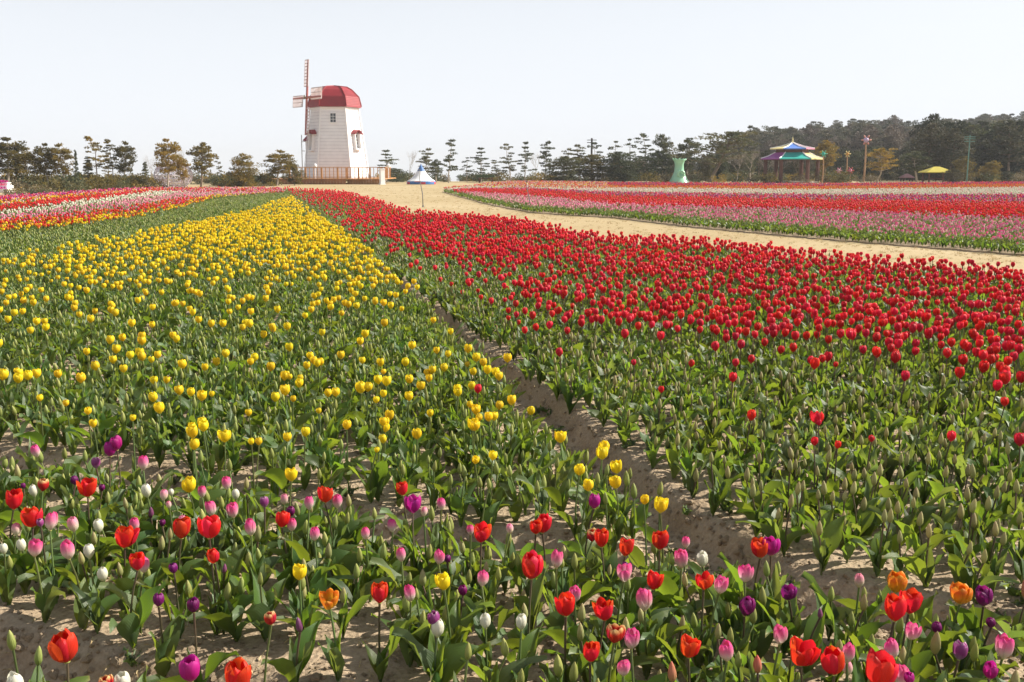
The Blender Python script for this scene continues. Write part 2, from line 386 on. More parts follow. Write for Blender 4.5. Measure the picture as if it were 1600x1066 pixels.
def add_leaf(mb, seed, L=.23, W=.052, a0=.15, a1=1.0, rz=0.0, mat=0, ns=4, nt=8, z0=0.0, r0=.004):
    g = random.Random(seed)
    wav, ph, tw, fold = g.uniform(.005, .017), g.uniform(0, 6), g.uniform(-1.1, 1.1), g.uniform(.15, .42)
    wk = g.uniform(5, 10); side = g.uniform(-.25, .25); pw = g.uniform(1.0, 1.7)
    pos = [(r0, z0)]; 
    for j in range(nt):
        a = a0+(a1-a0)*((j+.5)/nt)**pw
        pos.append((pos[-1][0]+math.sin(a)*L/nt, pos[-1][1]+math.cos(a)*L/nt))
    wp = [(0, .30), (.12, .55), (.35, 1), (.6, .86), (.85, .38), (1, .02)]
    cz, sz = math.cos(rz), math.sin(rz)
    def P(s, t):
        s = s*2-1; j = min(nt, int(round(t*nt)))
        a = a0+(a1-a0)*max(0.01, t)**pw
        w = W*interp(wp, t)*.5
        nxx, nz_ = -math.cos(a), math.sin(a)          # normal of the midrib, facing the stem
        tt = tw*t
        off = abs(s)*w*math.tan(min(1.2, fold*2.2*(1-.35*t))) + math.sin(t*wk+ph+(s > 0)*2)*wav*abs(s)*(t > .08)
        yy = s*w*math.cos(tt); kk = off + s*w*math.sin(tt)
        x = pos[j][0]+nxx*kk; z = pos[j][1]+nz_*kk; y = yy + side*L*t*t*.5
        return (x*cz-y*sz, x*sz+y*cz, max(z, z0-.005))
    mb.quadgrid(P, ns, nt, mat)
def leaf_args(seed):
    g = random.Random(seed*31+7)
    k = seed % 5
    if k == 0: return dict(L=g.uniform(.18, .235), W=g.uniform(.048, .068), a0=.45, a1=g.uniform(1.3, 1.9))      # low, falling outwards
    if k == 1: return dict(L=g.uniform(.17, .215), W=g.uniform(.038, .054), a0=.25, a1=g.uniform(.8, 1.2))
    if k == 2: return dict(L=g.uniform(.15, .19), W=g.uniform(.028, .038), a0=.12, a1=g.uniform(.35, .7))
    if k == 3: return dict(L=g.uniform(.16, .22), W=g.uniform(.044, .060), a0=.30, a1=g.uniform(1.0, 1.7))
    return dict(L=g.uniform(.12, .16), W=g.uniform(.022, .030), a0=.10, a1=g.uniform(.3, .5))

STEM = {'red': 1, 'crimson': 1, 'magenta': 1, 'purple': 1, 'lilac': 1, 'budt': 1, 'budp': 1, 'budr': 1, 'flame': 0}
def stem_pts(seed, h, n=4):
    g = random.Random(seed); b = g.uniform(-.022, .022); c = g.uniform(-.022, .022); d = g.uniform(-.01, .01)
    return [(b*(k/n)**2+d*math.sin(math.pi*k/n), c*(k/n)**2, h*k/n) for k in range(n+1)]

# shared part meshes for the plants that stand as things
NV = 4
leaf_me = {}
for sd in range(15):
    mb = MB(); add_leaf(mb, sd+100, **leaf_args(sd), ns=4, nt=7); leaf_me[sd] = mb.mesh('leaf', [M_leaf if sd % 3 else M_leaf_b], True)
stem_me = {}
for d in (0, 1):
    for sd in range(5):
        mb = MB(); mb.tube(stem_pts(sd, 1.0), [.0042, .0038, .0034, .0032, .0034], 6, 0, False)
        stem_me[d, sd] = mb.mesh('stem', [M_stem_dark if d else M_stem], True)
bloom_me, petal_me, core_me = {}, {}, {}
for k in list(SHAPE)+list(BUDH):
    for sd in range(NV):
        mb = MB(); add_bloom(mb, k, sd+1); bloom_me[k, sd] = mb.mesh('bud' if k in BUDH else 'bloom', [PET[k]], True)
    if k in SHAPE:
        hh, top, ru = SHAPE[k]
        for sd in range(5):
            tt = top*(.84+.09*sd)
            mb = MB(); petal(mb, 0, .49, hh*.97, R(60), tt, sd*3+1, 0, 5, 7, ru); petal_me[k, sd, 0] = mb.mesh('petal', [PET[k]], True)
            mb = MB(); petal(mb, 0, .43, hh, R(62), tt*.92, sd*5+2, 0, 5, 7, ru); petal_me[k, sd, 1] = mb.mesh('petal', [PET[k]], True)
mb = MB(); mb.lathe([(.03, -.04), (.10, .0), (.13, .06), (.05, .12), (.04, .5), (.07, .55), (.0, .58)], 8)
core_mesh = mb.mesh('bloom', [M_yolk], True)

def make_tulip(name, x, y, kind, width, zc, label, group, cat='tulip', petals=False, seed=0, leaves=3):
    """a whole plant as a thing: stem, bloom (> petals) or bud, leaves; zc = height of the middle of the bloom"""
    g = random.Random(seed*101+5)
    zb = hgt(x, y)-.006
    root = empty(name, (x, y, zb), label, cat, group, g.uniform(0, 6.28))
    hh = (BUDH[kind] if kind in BUDH else SHAPE[kind][0])*width
    hs_ = max(.05, zc-hh/2-zb)
    sd = g.randrange(5)
    s = link(bpy.data.objects.new('stem', stem_me[STEM.get(kind, 0), sd]), root); s.scale = (1, 1, hs_)
    top = stem_pts(sd, 1.0)[-1]
    lean = (g.uniform(-.14, .14), g.uniform(-.14, .14), g.uniform(0, 6))
    if petals and kind in SHAPE:
        b = link(bpy.data.objects.new('bloom', core_mesh), root)
        vs = g.randrange(5); opn = g.uniform(.08, .24) if g.random() < (.35 if kind in ('red', 'crimson', 'flame', 'orange', 'lilac') else .12) else 0
        for i in range(6):
            p = link(bpy.data.objects.new('petal', petal_me[kind, min(4, max(0, vs+g.choice((-1, 0, 0, 1)))), i % 2]), b)
            p.rotation_euler = (g.uniform(-.05, .05), g.uniform(-.05, .09)+opn*(1 if i % 2 == 0 else .6), i*math.pi/3+g.uniform(-.15, .15)); p.scale = (1, g.uniform(.88, 1.05), g.uniform(.92, 1.07))
    else:
        b = link(bpy.data.objects.new('bud' if kind in BUDH else 'bloom', bloom_me[kind, g.randrange(NV)]), root)
    b.location = (top[0], top[1], hs_-.003); b.scale = (width,)*3; b.rotation_euler = lean
    a = g.uniform(0, 6)
    for i in range(leaves):
        li = g.choice((0, 1, 3, 5, 6, 8, 10, 11, 13)) if i < 2 else g.choice((2, 4, 7, 9, 12, 14))
        lf = link(bpy.data.objects.new('leaf', leaf_me[li]), root)
        k = g.uniform(.8, 1.15)*(1.0 if i < 2 else .9)
        lf.scale = (k, k, k*g.uniform(.9, 1.1)); lf.rotation_euler = (0, 0, a+i*2.3+g.uniform(-.5, .5)); lf.location = (0, 0, .004 + (.02 if i < 2 else .05)*g.random())
    return root

# ------------------------------------------------------------------ measured blooms of the near beds: u, v, width, colour
MIX = '''54 705 14 pink|165 703 20 magenta|186 691 19 magenta|157 723 14 lilac|225 725 17 pink|2 712 9 white|38 757 8 purple|46 766 14 white|59 759 17 flame|111 753 13 purple
135 763 25 red|151 762 10 purple|9 780 25 red|236 764 16 white|255 770 13 pale|48 811 27 red|78 816 20 pink|67 818 11 lilac|101 819 17 pale|111 820 14 white|149 819 16 white|15 825 14 pale|214 817 16 pink
260 817 10 purple|277 823 28 red|188 840 29 red|33 847 14 white|4 854 12 white|61 855 20 pink|120 854 21 pink|145 860 17 white|344 753 16 pink|322 769 14 pink|372 774 13 white|328 795 18 pink|362 793 19 pink
410 787 15 lilac|441 778 13 pale|477 788 16 pink|514 769 22 red|520 780 17 pink|443 797 15 purple|448 810 23 red|452 822 16 pink|394 820 19 pink|495 836 17 pink|330 826 31 crimson|343 865 19 red|279 766 9 white
270 789 9 pale|289 810 13 pale|636 764 20 red|648 791 25 magenta|687 784 15 pink|663 802 12 pale|576 829 15 pink|608 821 16 pink|734 829 13 pink|749 834 27 red|789 829 13 pale|632 867 17 pink|693 866 18 pink
917 784 21 magenta|834 820 20 red|855 820 26 crimson|913 836 19 flame|947 843 25 red|973 851 25 red|1032 846 27 red|1069 845 14 pink|1179 855 26 red|1205 850 26 magenta
145 898 17 white|199 878 24 red|213 882 19 pink|246 931 18 purple|99 1014 40 red|23 1062 25 white|201 1056 23 white|156 1064 20 flame|275 890 15 purple|302 941 20 purple|468 891 24 yellow|409 969 20 flame
525 937 26 orange|282 1047 33 magenta|356 1053 42 red|591 922 28 red|638 925 19 pink|704 909 25 yellow|715 925 16 purple|762 908 19 pink|686 961 20 lilac|682 988 22 white|762 972 19 white|704 869 12 purple
826 887 37 crimson|872 872 21 pink|900 923 19 pink|885 940 31 red|812 976 19 white|935 954 29 red|951 985 27 flame|925 1014 28 red|965 893 22 pink|982 881 11 purple|1009 907 25 red|1013 935 27 pink|996 1004 24 pink
975 1038 20 pink|1064 874 23 pink|1110 876 20 white|1097 911 24 red|1110 909 20 pink|1166 899 21 pink|1160 940 27 purple|1238 919 22 purple|1206 988 23 pink|1127 1019 23 pink|1079 1006 29 red|1265 1021 35 red
1299 1027 35 red|1311 1040 17 pale|1330 1026 22 pink|1340 902 16 pale|1404 911 29 orange|1386 951 34 red|1413 942 31 red|1492 922 28 orange|1537 927 25 purple|1452 976 16 purple|1538 968 14 purple|1411 984 19 pink
1393 1016 22 pink|1358 1043 44 crimson|1392 1054 24 pink|1408 1060 16 magenta|1487 1017 22 lilac|1561 1004 25 pink|1563 1053 21 magenta
71 710 10 budg|97 707 8 budg|26 722 9 budg|139 710 8 budg|200 784 8 budt|214 787 7 budg|240 799 9 budp|255 833 8 budt|320 713 9 budg|361 727 9 budg|427 706 8 budg|355 767 9 budg|495 737 8 budg
539 779 9 budt|549 808 9 budg|577 803 8 budg|677 726 8 budg|719 736 9 budg|623 735 8 budg|754 756 8 budg|990 769 11 budg|952 775 9 budg|846 762 10 budg|861 698 8 budg|26 993 13 budg|51 1020 12 budg|400 870 11 budg
410 898 9 budg|483 877 9 budt|458 970 12 budp|656 931 9 budg|722 1012 12 budg|774 1012 13 budg|1039 1044 15 budr|1213 889 11 budg|1266 956 8 budp|1192 1044 14 budr|1130 991 11 budt|1477 1000 16 budt|1579 1057 14 budt
1594 919 14 budr|1339 943 12 budt|1232 1000 10 budg|880 876 8 budg|346 885 8 budp'''
YEL = '''151 660 12|306 674 19|323 666 17|347 681 19|303 696 17|399 688 12|442 684 14|473 676 15|449 740 20|304 756 23|541 662 15|598 668 14|595 657 13|594 684 14|578 703 9|648 678 17|738 664 19|767 652 14|765 710 15
749 717 13|882 683 19|937 700 19|942 709 20|960 732 21|968 752 20|901 731 18|908 757 18|1013 782 15|1040 791 24|633 456 8|681 500 10|703 517 10|726 545 14|748 557 14|757 565 13|744 579 12|757 577 14|778 580 14|782 588 14
733 569 9|699 552 11|692 573 13|679 579 13|675 591 12|687 547 11|646 540 13|633 565 13|597 565 13|565 562 11|561 533 12|530 554 13|489 556 12|500 566 12|563 605 18|573 603 15|604 597 16|642 593 14|659 603 15|711 606 12|712 613 15
733 603 13|517 612 14|635 618 15|598 616 12|516 480 9|627 483 8|318 617 16|331 614 9|341 565 13|322 572 11|417 573 14|397 565 11|444 588 15|459 588 9|466 589 10|475 598 14|492 562 12|477 570 12|501 567 12|447 610 17|426 621 15
456 624 10|518 613 13|390 643 11|501 642 9|585 625 11|600 581 9|604 649 16|596 658 13|833 640 14|807 626 16|776 634 14|768 652 15|740 640 16|737 663 16|752 651 12|669 644 12|711 610 13|741 632 11|90 585 12|130 589 15|9 584 16
40 586 14|30 580 9|246 620 15|293 612 13|264 594 11|300 664 12|325 660 15|205 652 10|140 642 11|108 628 10|62 622 10|190 575 12|176 563 12|291 568 14|347 553 13|234 562 10|395 690 10|665 583 12'''
REDX = '''1143 588 14|1155 567 12|1173 560 12|1210 513 14|1287 560 11|1304 570 8|1401 557 16|1408 587 14|1534 555 14|1534 572 16|1567 579 16|1578 590 18|1595 588 15|1366 548 13|878 550 13|991 567 9|1075 568 11|1121 540 14|1563 627 12
1031 607 10|1167 647 15|1279 653 18|1262 480 12|1275 691 12|1306 696 11|1355 683 10|1477 679 14|1597 686 17|1283 662 9|743 606 13'''
CNAME = {'red': 'red_tulip', 'crimson': 'red_tulip', 'flame': 'red_tulip', 'pink': 'pink_tulip', 'pale': 'pink_tulip', 'purple': 'purple_tulip', 'magenta': 'purple_tulip', 'lilac': 'purple_tulip',
         'white': 'white_tulip', 'yellow': 'yellow_tulip', 'orange': 'orange_tulip', 'budg': 'budding_tulip', 'budt': 'budding_tulip', 'budr': 'budding_tulip', 'budp': 'budding_tulip'}
ZC = {'red': .27, 'crimson': .30, 'flame': .23, 'pink': .26, 'pale': .24, 'purple': .21, 'magenta': .28, 'lilac': .22, 'white': .22, 'yellow': .265, 'orange': .27, 'budg': .20, 'budt': .20, 'budr': .22, 'budp': .19}
plants = []     # dict per measured plant
def measured(txt, kind=None, where='mix'):
    for q in txt.replace('\n', '|').split('|'):
        p = q.split(); u, v, w = float(p[0]), float(p[1]), float(p[2]); k = kind or p[3]
        z = BED + ZC[k] + rnd.uniform(-.03, .03) + (.03 if w > 29 else 0)
        x, y = G(u, v, z); d = math.sqrt(x*x+y*y+(z-H)**2)
        plants.append(dict(x=x, y=y, z=z, k=k, w=w*d/FOC*.94, px=w, u=u, v=v, where=where))
measured(MIX); measured(YEL, 'yellow', 'yellow'); measured(REDX, 'crimson', 'red')

# labels that single out a measured plant by its looks and its neighbours
LOOK = {'red': 'orange-red', 'crimson': 'deep red', 'flame': 'red, pale-tipped', 'pink': 'pink and white', 'pale': 'pale pink', 'purple': 'dark purple', 'magenta': 'magenta', 'lilac': 'lilac', 'white': 'white',
        'yellow': 'yellow', 'orange': 'orange', 'budg': 'green-budded', 'budt': 'tan-budded', 'budr': 'reddish-budded', 'budp': 'purple-budded'}
def size_word(p):
    k = p['px']*p['y']
    return 'large ' if k > 106 else 'small ' if k < 52 else ''
def place_word(p):
    u, v = p['u'], p['v']
    if p['where'] == 'mix':
        if v > 985: return 'at the very front'
        if v > 900: return 'in the front bed'
        return 'at the back of the mixed bed' if v < 790 else 'in the middle of the mixed bed'
    if p['where'] == 'yellow': return 'by the furrow' if p['x'] > FX(p['y'])-.75 else 'in the yellow bed'
    return 'in the budding red bed'
def rel(p, q):
    dx, dy = q['x']-p['x'], q['y']-p['y']
    if abs(dy) > abs(dx)*1.2: return 'before' if dy > 0 else 'behind'
    return 'west of' if dx > 0 else 'east of'
used_labels = set()
def neighbour_label(p, allp):
    near = sorted((q for q in allp if q is not p), key=lambda q: (q['x']-p['x'])**2+(q['y']-p['y'])**2)[:14]
    base = size_word(p)+LOOK[p['k']]+' tulip'
    opts = []
    RW = {'before': 'in front of', 'behind': 'behind', 'west of': 'left of', 'east of': 'right of'}
    def nm(q): 
        w = ('the ' + LOOK[q['k']] + (' tulip' if q['k'] not in BUDH else ' one')); return w
    for q in near[:5]: opts.append(f"{base} {place_word(p)}, just {RW[rel(p, q)]} {nm(q)}")
    for i in range(7):
        for j in range(i+1, 8):
            a, b = near[i], near[j]
            opts.append(f"{base} {RW[rel(p, a)]} {nm(a)} and {RW[rel(p, b)]} {nm(b)}")
            if LOOK[a['k']] != LOOK[b['k']]: opts.append(f"{base} between {nm(a)} and {nm(b)} {place_word(p)}")
    uu = int(round(p['u']/16)); 
    where = 'left edge' if p['u'] < 800 else 'right edge'
    frac = ['next to the', 'close to the', 'a tenth of the way from the', 'an eighth of the way from the', 'a sixth of the way from the', 'a fifth of the way from the', 'a quarter of the way from the', 'a third of the way from the', 'nearly halfway from the', 'halfway from the']
    d = min(p['u'], 1600-p['u'])/800*.5
    fi = min(range(10), key=lambda i: abs([.01, .05, .1, .125, .166, .2, .25, .333, .42, .5][i]-d))
    opts.append(f"{base} {place_word(p)} {frac[fi]} {where}")
    for q in near[:14]: opts.append(f"{base} {RW[rel(p, q)]} {nm(q)}, {frac[fi]} {where}")
    def rough(q): return {'at the very front': 'front row', 'in the front bed': 'front rows'}.get(place_word(q), 'further back')
    for q in near[:9]:
        for r_ in near[:9]:
            if r_ is not q: opts.append(f"{base} {RW[rel(p, q)]} {nm(q)}, {RW[rel(p, r_)]} {nm(r_)}, {rough(p)}")
    for q in near[:9]: opts.append(f"{base} {RW[rel(p, q)]} {size_word(q)}{LOOK[q['k']]} tulip, {frac[fi].replace(' the', '')} {where}")
    for s in opts:
        if len(s.replace('-', ' ').split()) <= 16 and s.lower() not in used_labels:
            used_labels.add(s.lower()); return s
    return opts[-1]
count = {}
for i, p in enumerate(plants):
    lab = neighbour_label(p, plants)
    nm = CNAME[p['k']]
    grp = {'mix': 'tulips of the mixed front bed', 'yellow': 'tulips of the yellow bed', 'red': 'tulips of the red bed'}[p['where']]
    make_tulip(nm, p['x'], p['y'], p['k'], p['w'], p['z'], lab, grp, petals=p['px'] >= 18, seed=i+1, leaves=4 if p['where'] == 'mix' else 3)
    count[nm] = count.get(nm, 0)+1

# ------------------------------------------------------------------ all the other plants on their beds
def frac_yellow(u, v):
    f = clamp_pts([(300, .9), (340, .85), (375, .62), (410, .45), (440, .26), (480, .2), (520, .14), (560, .15), (600, .13), (640, .07), (700, .02), (720, 0)], v)
    if v > 525 and u > 300: return .012
    if v > 590 and u <= 300: f *= .35
    f *= 1 + .55*noise.noise(Vector((u*.012, v*.02, 2)))
    if u > 480 and v < 480: f *= 1.5
    if u > 620 and v > 450: return 0
    if v < 400 and u < 250: f *= .7
    return f
REDLOW = [(480, 308), (520, 335), (560, 355), (620, 385), (700, 428), (760, 455), (800, 478), (850, 505), (950, 520), (1050, 530), (1100, 540), (1200, 545), (1300, 545), (1400, 552), (1500, 560), (1600, 590), (1900, 640)]
B1 = [(690, 352), (800, 370), (900, 384), (1000, 390), (1150, 394)]
B2 = [(620, 398), (700, 412), (800, 424), (900, 434), (1050, 440)]
def frac_red(u, v):
    lo = lerp_pts(REDLOW, u)
    d = lo - v
    f = clamp_pts([(-45, .0), (-25, .015), (0, .18), (25, .58), (55, .84), (90, .95)], d*(1 if u > 850 else .9))
    if 700 < u < 1150: f *= 1-.65*math.exp(-((v-lerp_pts(B1, u))/9)**2)
    if 620 < u < 1080: f *= 1-.72*math.exp(-((v-lerp_pts(B2, u))/11)**2)
    return f*(1+.75*noise.noise(Vector((u*.012, v*.035, 5)))*(1 if v > 400 else .4))
pool = {k: [] for k in ('yellow', 'crimson', 'red', 'pink', 'pale', 'purple', 'magenta', 'white', 'orange', 'budg', 'budt', 'lilac')}
cs, sn = math.cos(math.atan(-FS)), math.sin(math.atan(-FS))
def scatter(y_lo, y_hi, step, fn, side=None, marg=130):
    g = random.Random(int(y_lo*100+step*1000))
    span = y_hi*1.3
    n = int(span/step)+1
    for a in range(-n, n+1):
        for b in range(-4, int(y_hi*1.25/step)+1):
            p, q = a*step, b*step
            x = p*cs - q*sn; y = p*sn + q*cs
            if not (y_lo <= y < y_hi) or abs(x) > .56*y+1.3: continue
            x += g.uniform(-.42, .42)*step; y += g.uniform(-.42, .42)*step
            r = fn(x, y, g)
            if r: pool[r].append((x, y))
def near_fn(x, y, g):
    dF, dP, dQ = x-FX(y), y-PY(x), y-QY(x)
    if y < 1.75 or (x*x+y*y) < 1.6: return None
    if dP < 0:                                 # mixed front bed
        if dP > -.45: return None
        if x < 0 and -.50 < dQ < .03: return None
        if x < -.0 and dQ > -.25 and dQ < .15: return None
        return None if g.random() < .22 else ('budg' if g.random() < .75 else 'budt')
    if -GAP(y) < dF < .01 or dP < .03: return None
    u, v = UV(x, y, .41)
    if dF <= -GAP(y):
        if v < lerp_pts(YELTOP, u):
            if v < lerp_pts(GRNTOP, u): return left_strip(u, v, g)
            return 'budg'
        if noise.noise(Vector((x*2.2, y*2.2, 9))) > .42: return None
        return 'yellow' if g.random() < frac_yellow(u, v) else 'budg'
    if UV(x, y, .48)[1] < lerp_pts(REDTOP, u): return None
    if u < 720 and v > lerp_pts(REDLOW, u)-25 and g.random() < .02: return 'crimson'
    return 'crimson' if g.random() < frac_red(u, v) else 'budt'
LS = [  # lines of the left stripes (u, v) with the colours between one line and the next
 ([(-300, 318), (0, 306), (100, 300), (200, 293), (257, 292), (540, 292)], ('magenta', 'magenta', 'crimson', 'pink')),
 ([(-300, 328), (0, 312.5), (100, 304), (200, 297), (257, 293.5), (540, 293.5)], ('orange', 'pale', 'yellow', 'red', 'budg')),
 ([(-300, 337), (0, 320), (100, 309.5), (180, 302), (257, 294.5), (540, 294.5)], ('red', 'red', 'crimson')),
 ([(-300, 346), (0, 328.5), (100, 317.5), (200, 304), (250, 298), (300, 296), (540, 295)], ('white', 'white', 'white', 'budg')),
 ([(-300, 352), (0, 335), (100, 324.5), (200, 312), (280, 301), (540, 296)], ('pink', 'pink', 'pale', 'budg')),
 ([(-300, 362), (0, 344), (100, 334), (200, 322), (290, 308), (540, 296.5)], ('red', 'orange', 'red', 'budg', 'crimson', 'pink')),
 ([(-300, 371), (0, 352), (100, 343.5), (200, 332), (290, 316), (330, 305), (540, 297)], ('yellow', 'yellow', 'red', 'orange', 'budg')),
]
def left_strip(u, v, g):
    if v < lerp_pts(FARL, u): return None
    if u > 257 and v < 300: return g.choice(('red', 'pink', 'crimson', 'magenta', 'orange', 'pale', 'budg', 'budg'))
    col = None
    vv = v+g.gauss(0, .8)
    for ln, cc in LS:
        if vv >= lerp_pts(ln, u): col = cc
    return g.choice(col) if col else None
RS = [  # lines of the right stripes
 ([(690, 291), (745, 285), (810, 280.5), (960, 283), (1280, 284.5), (1600, 281.5), (1900, 279)], ('magenta', 'crimson', 'purple', 'red')),
 ([(690, 292), (745, 287), (810, 283.5), (960, 287.5), (1280, 288.3), (1600, 285.5), (1900, 283)], ('orange', 'red', 'orange')),
 ([(690, 293), (745, 288), (810, 286), (960, 291), (1280, 293.5), (1600, 290), (1900, 288)], ('white', 'white', 'white', 'pale')),
 ([(690, 294), (745, 291), (810, 290.5), (960, 296.5), (1280, 300.5), (1600, 300), (1900, 299)], ('magenta', 'pink', 'budg', 'crimson', 'budg', 'magenta')),
 ([(690, 295), (745, 292), (850, 294), (960, 302), (1280, 307.5), (1600, 312), (1900, 316)], ('red', 'crimson', 'red', 'crimson', 'red', 'crimson', 'budg')),
 ([(690, 296), (745, 297), (850, 304), (960, 314), (1280, 321), (1600, 333), (1900, 345)], ('pink', 'pale', 'pink', 'budg')),
 ([(690, 291), (745, 303), (850, 317), (960, 329.5), (1080, 337), (1280, 347), (1600, 368), (1900, 388)], ('budg', 'budg', 'budg', 'pale', 'budg')),
]
def right_fn(x, y, g):
    u, v = UV(x, y, .41)
    if u < 692 or u > 1850: return None
    ub, vb = UV(x, y, .05)
    if v < lerp_pts(RBACK, u) or vb > lerp_pts(RBASE, ub)+noise.noise(Vector((x*1.3, y, 1)))*1.5: return None
    if u < 950 and v < 290+(u-800)*.02 and g.random() < .8: return g.choice(('red', 'pale', 'orange', 'crimson', 'pink', 'white', 'yellow', 'budg'))
    vv = v+g.gauss(0, .6+max(0, (v-300)*.035)); col = None
    for ln, cc in RS:
        if vv >= lerp_pts(ln, u): col = cc
    return g.choice(col) if col else None
def in_right(x, y):
    u, v = UV(x, y, .05); return u > 680 and v < lerp_pts(RBASE, u)+4 and x > FX(y)+3
scatter(1.7, 9, .124, near_fn)
scatter(9, 26, .132, near_fn)
scatter(26, 62, .19, near_fn)
scatter(14, 40, .15, right_fn)
scatter(40, 66, .19, right_fn)
scatter(66, 100, .25, right_fn)

# the nearest ones become things of their own, the rest scattered masses
GROUPS = {'yellow': ('yellow_tulip', 'open yellow tulip among green buds in the yellow bed', 'tulips of the yellow bed'),
          'crimson': ('red_tulip', 'open red tulip among others in the near part of the red bed', 'tulips of the red bed'),
          'bud': ('budding_tulip', '', 'tulips still in bud')}
def in_view(x, y):
    u, v = UV(x, y, .38); return -15 < u < 1615 and v < 1110
def split(k, lim, nm):
    vis = sorted((p for p in pool[k] if in_view(*p)), key=lambda p: p[1])[:lim]
    s = set(vis); pool[k] = [p for p in pool[k] if p not in s]; return vis
sd = 5000
def zone_label(x, y, k):
    u, v = UV(x, y, .38)
    if y < PY(x):
        z = ('at the left end', 'left of the middle', 'about the middle', 'right of the middle', 'at the right end')[min(4, max(0, int(u/320)))]
        dd = 'front' if v > 930 else 'back'
        return f"closed tulip bud low among leaves, {dd} half of the mixed bed, {z}", f"buds in the {dd} half of the mixed bed, {z}"
    if x < FX(y):
        w = 'open yellow tulip' if k == 'yellow' else 'closed green bud'
        z = 'along the furrow' if x > FX(y)-.9 else ('near the left edge' if u < 220 else 'in the middle of its bed' if u < 470 else 'a few plants left of the furrow')
        b = 'first rows' if v > 690 else 'second third' if v > 560 else 'sparse part' if v > 470 else 'dense part'
        return f"{w} in the yellow bed, {b}, {z}", f"{w}s of the yellow bed, {b}, {z}"
    w = 'open red tulip' if k == 'crimson' else 'closed tan bud'
    z = 'along the furrow' if x < FX(y)+.8 else ('towards the right edge' if u > 1330 else 'in the middle of its bed')
    b = 'lone blooms' if k == 'crimson' and v > 560 else 'front fringe' if v > 500 else 'dense part' if v > 430 else 'part by the path'
    if k != 'crimson': b = 'first rows' if v > 740 else 'next rows'
    return f"{w} in the red bed, {b}, {z}", f"{w}s of the red bed, {b}, {z}"
for k, nm in (('yellow', 'yellow_tulip'), ('crimson', 'red_tulip')):
    for x, y in split(k, 300-count.get(nm, 0)-(0 if k == 'yellow' else 0), nm):
        sd += 1; g = random.Random(sd); zb = BED+(.265 if k == 'yellow' else .28)+g.uniform(-.04, .04)
        make_tulip(nm, x, y, k, g.uniform(.046, .060), zb, *zone_label(x, y, k), seed=sd, leaves=3)
vis = sorted(((x, y, k) for k in ('budg', 'budt') for x, y in pool[k] if in_view(x, y)), key=lambda p: p[1])[:300-count.get('budding_tulip', 0)]
vs = set((a, b) for a, b, _ in vis)
for k in ('budg', 'budt'): pool[k] = [p for p in pool[k] if p not in vs]
for x, y, k in vis:
    sd += 1; g = random.Random(sd)
    lab, gr = zone_label(x, y, k)
    kk = k if y < PY(x) else ('budg' if x < FX(y) else 'budt')
    low = .145 if y < PY(x) else .20
    make_tulip('budding_tulip', x, y, kk, g.uniform(.019, .026), BED+low+g.uniform(-.04, .05), lab, gr, seed=sd, leaves=4)

# prototypes and scattering
def plant_mesh(kind, seed, lod):
    g = random.Random(seed*3+lod); mb = MB()
    mats = [PET[kind], M_leaf if seed % 3 else M_leaf_b, M_stem_dark if STEM.get(kind) else M_stem]
    bud = kind in BUDH
    h = (.165 if bud else .225)+g.uniform(-.02, .03)
    if bud and seed % 3 == 0: h *= .6
    st_ = stem_pts(seed, h, 3 if lod else 4)
    mb.tube(st_, .0036, 3 if lod else 5, 2, False)
    w = g.uniform(.018, .025) if bud else g.uniform(.043, .059)
    if kind in ('pink', 'pale', 'white'): w *= .85
    if kind in ('purple', 'magenta') and not bud: w *= .9
    if lod == 2 and not bud: w *= 1.05
    if lod < 2 or bud: add_bloom(mb, kind, seed+20, h-.003, w, 0, *((4, 5) if lod == 0 else (2, 3)), st_[-1][0], st_[-1][1])
    else:
        hh = SHAPE[kind][0]; k0 = len(mb.v)
        mb.lathe([(.1, 0), (.42, .3*hh), (.5, .55*hh), (.40, .92*hh), (.2, .95*hh)], 6, 0, lambda t, k: 1+.1*math.cos(3*t+seed)*k)
        for i in range(k0, len(mb.v)):
            x, y, z = mb.v[i]; mb.v[i] = (x*w+st_[-1][0], y*w+st_[-1][1], z*w+h)
    a = g.uniform(0, 6)
    for i in range(5 if lod == 0 else 4 if lod == 1 else 3):
        la = leaf_args(g.choice((0, 1, 3, 5, 6, 8)) if i < 2 else g.choice((2, 4, 7, 9)))
        la['L'] *= g.uniform(.85, 1.1)
        if i < 2: la['a1'] *= .8
        add_leaf(mb, seed*50+i, **la, rz=a+i*2.2+g.uniform(-.4, .4), mat=1, ns=4 if lod == 0 else 2, nt=(6, 4, 3)[lod], z0=.005+.02*g.random())
    return mb.mesh('plant', mats, True)
def scatter_group(coll):
    ng = bpy.data.node_groups.new('scatter', 'GeometryNodeTree')
    ng.interface.new_socket('Geometry', in_out='INPUT', socket_type='NodeSocketGeometry')
    ng.interface.new_socket('Geometry', in_out='OUTPUT', socket_type='NodeSocketGeometry')
    n, l = ng.nodes, ng.links
    gi, go = n.new('NodeGroupInput'), n.new('NodeGroupOutput')
    ci = n.new('GeometryNodeCollectionInfo'); ci.inputs['Collection'].default_value = coll
    ci.inputs['Separate Children'].default_value = True; ci.inputs['Reset Children'].default_value = True
    ip = n.new('GeometryNodeInstanceOnPoints'); ip.inputs['Pick Instance'].default_value = True
    def attr(nm, t):
        a = n.new('GeometryNodeInputNamedAttribute'); a.data_type = t; a.inputs['Name'].default_value = nm
        return [s for s in a.outputs if s.enabled and s.name == 'Attribute'][0]
    l.new(gi.outputs[0], ip.inputs['Points']); l.new(ci.outputs[0], ip.inputs['Instance'])
    l.new(attr('pick', 'INT'), ip.inputs['Instance Index']); l.new(attr('rot', 'FLOAT_VECTOR'), ip.inputs['Rotation']); l.new(attr('size', 'FLOAT_VECTOR'), ip.inputs['Scale'])
    l.new(ip.outputs[0], go.inputs[0]); return ng
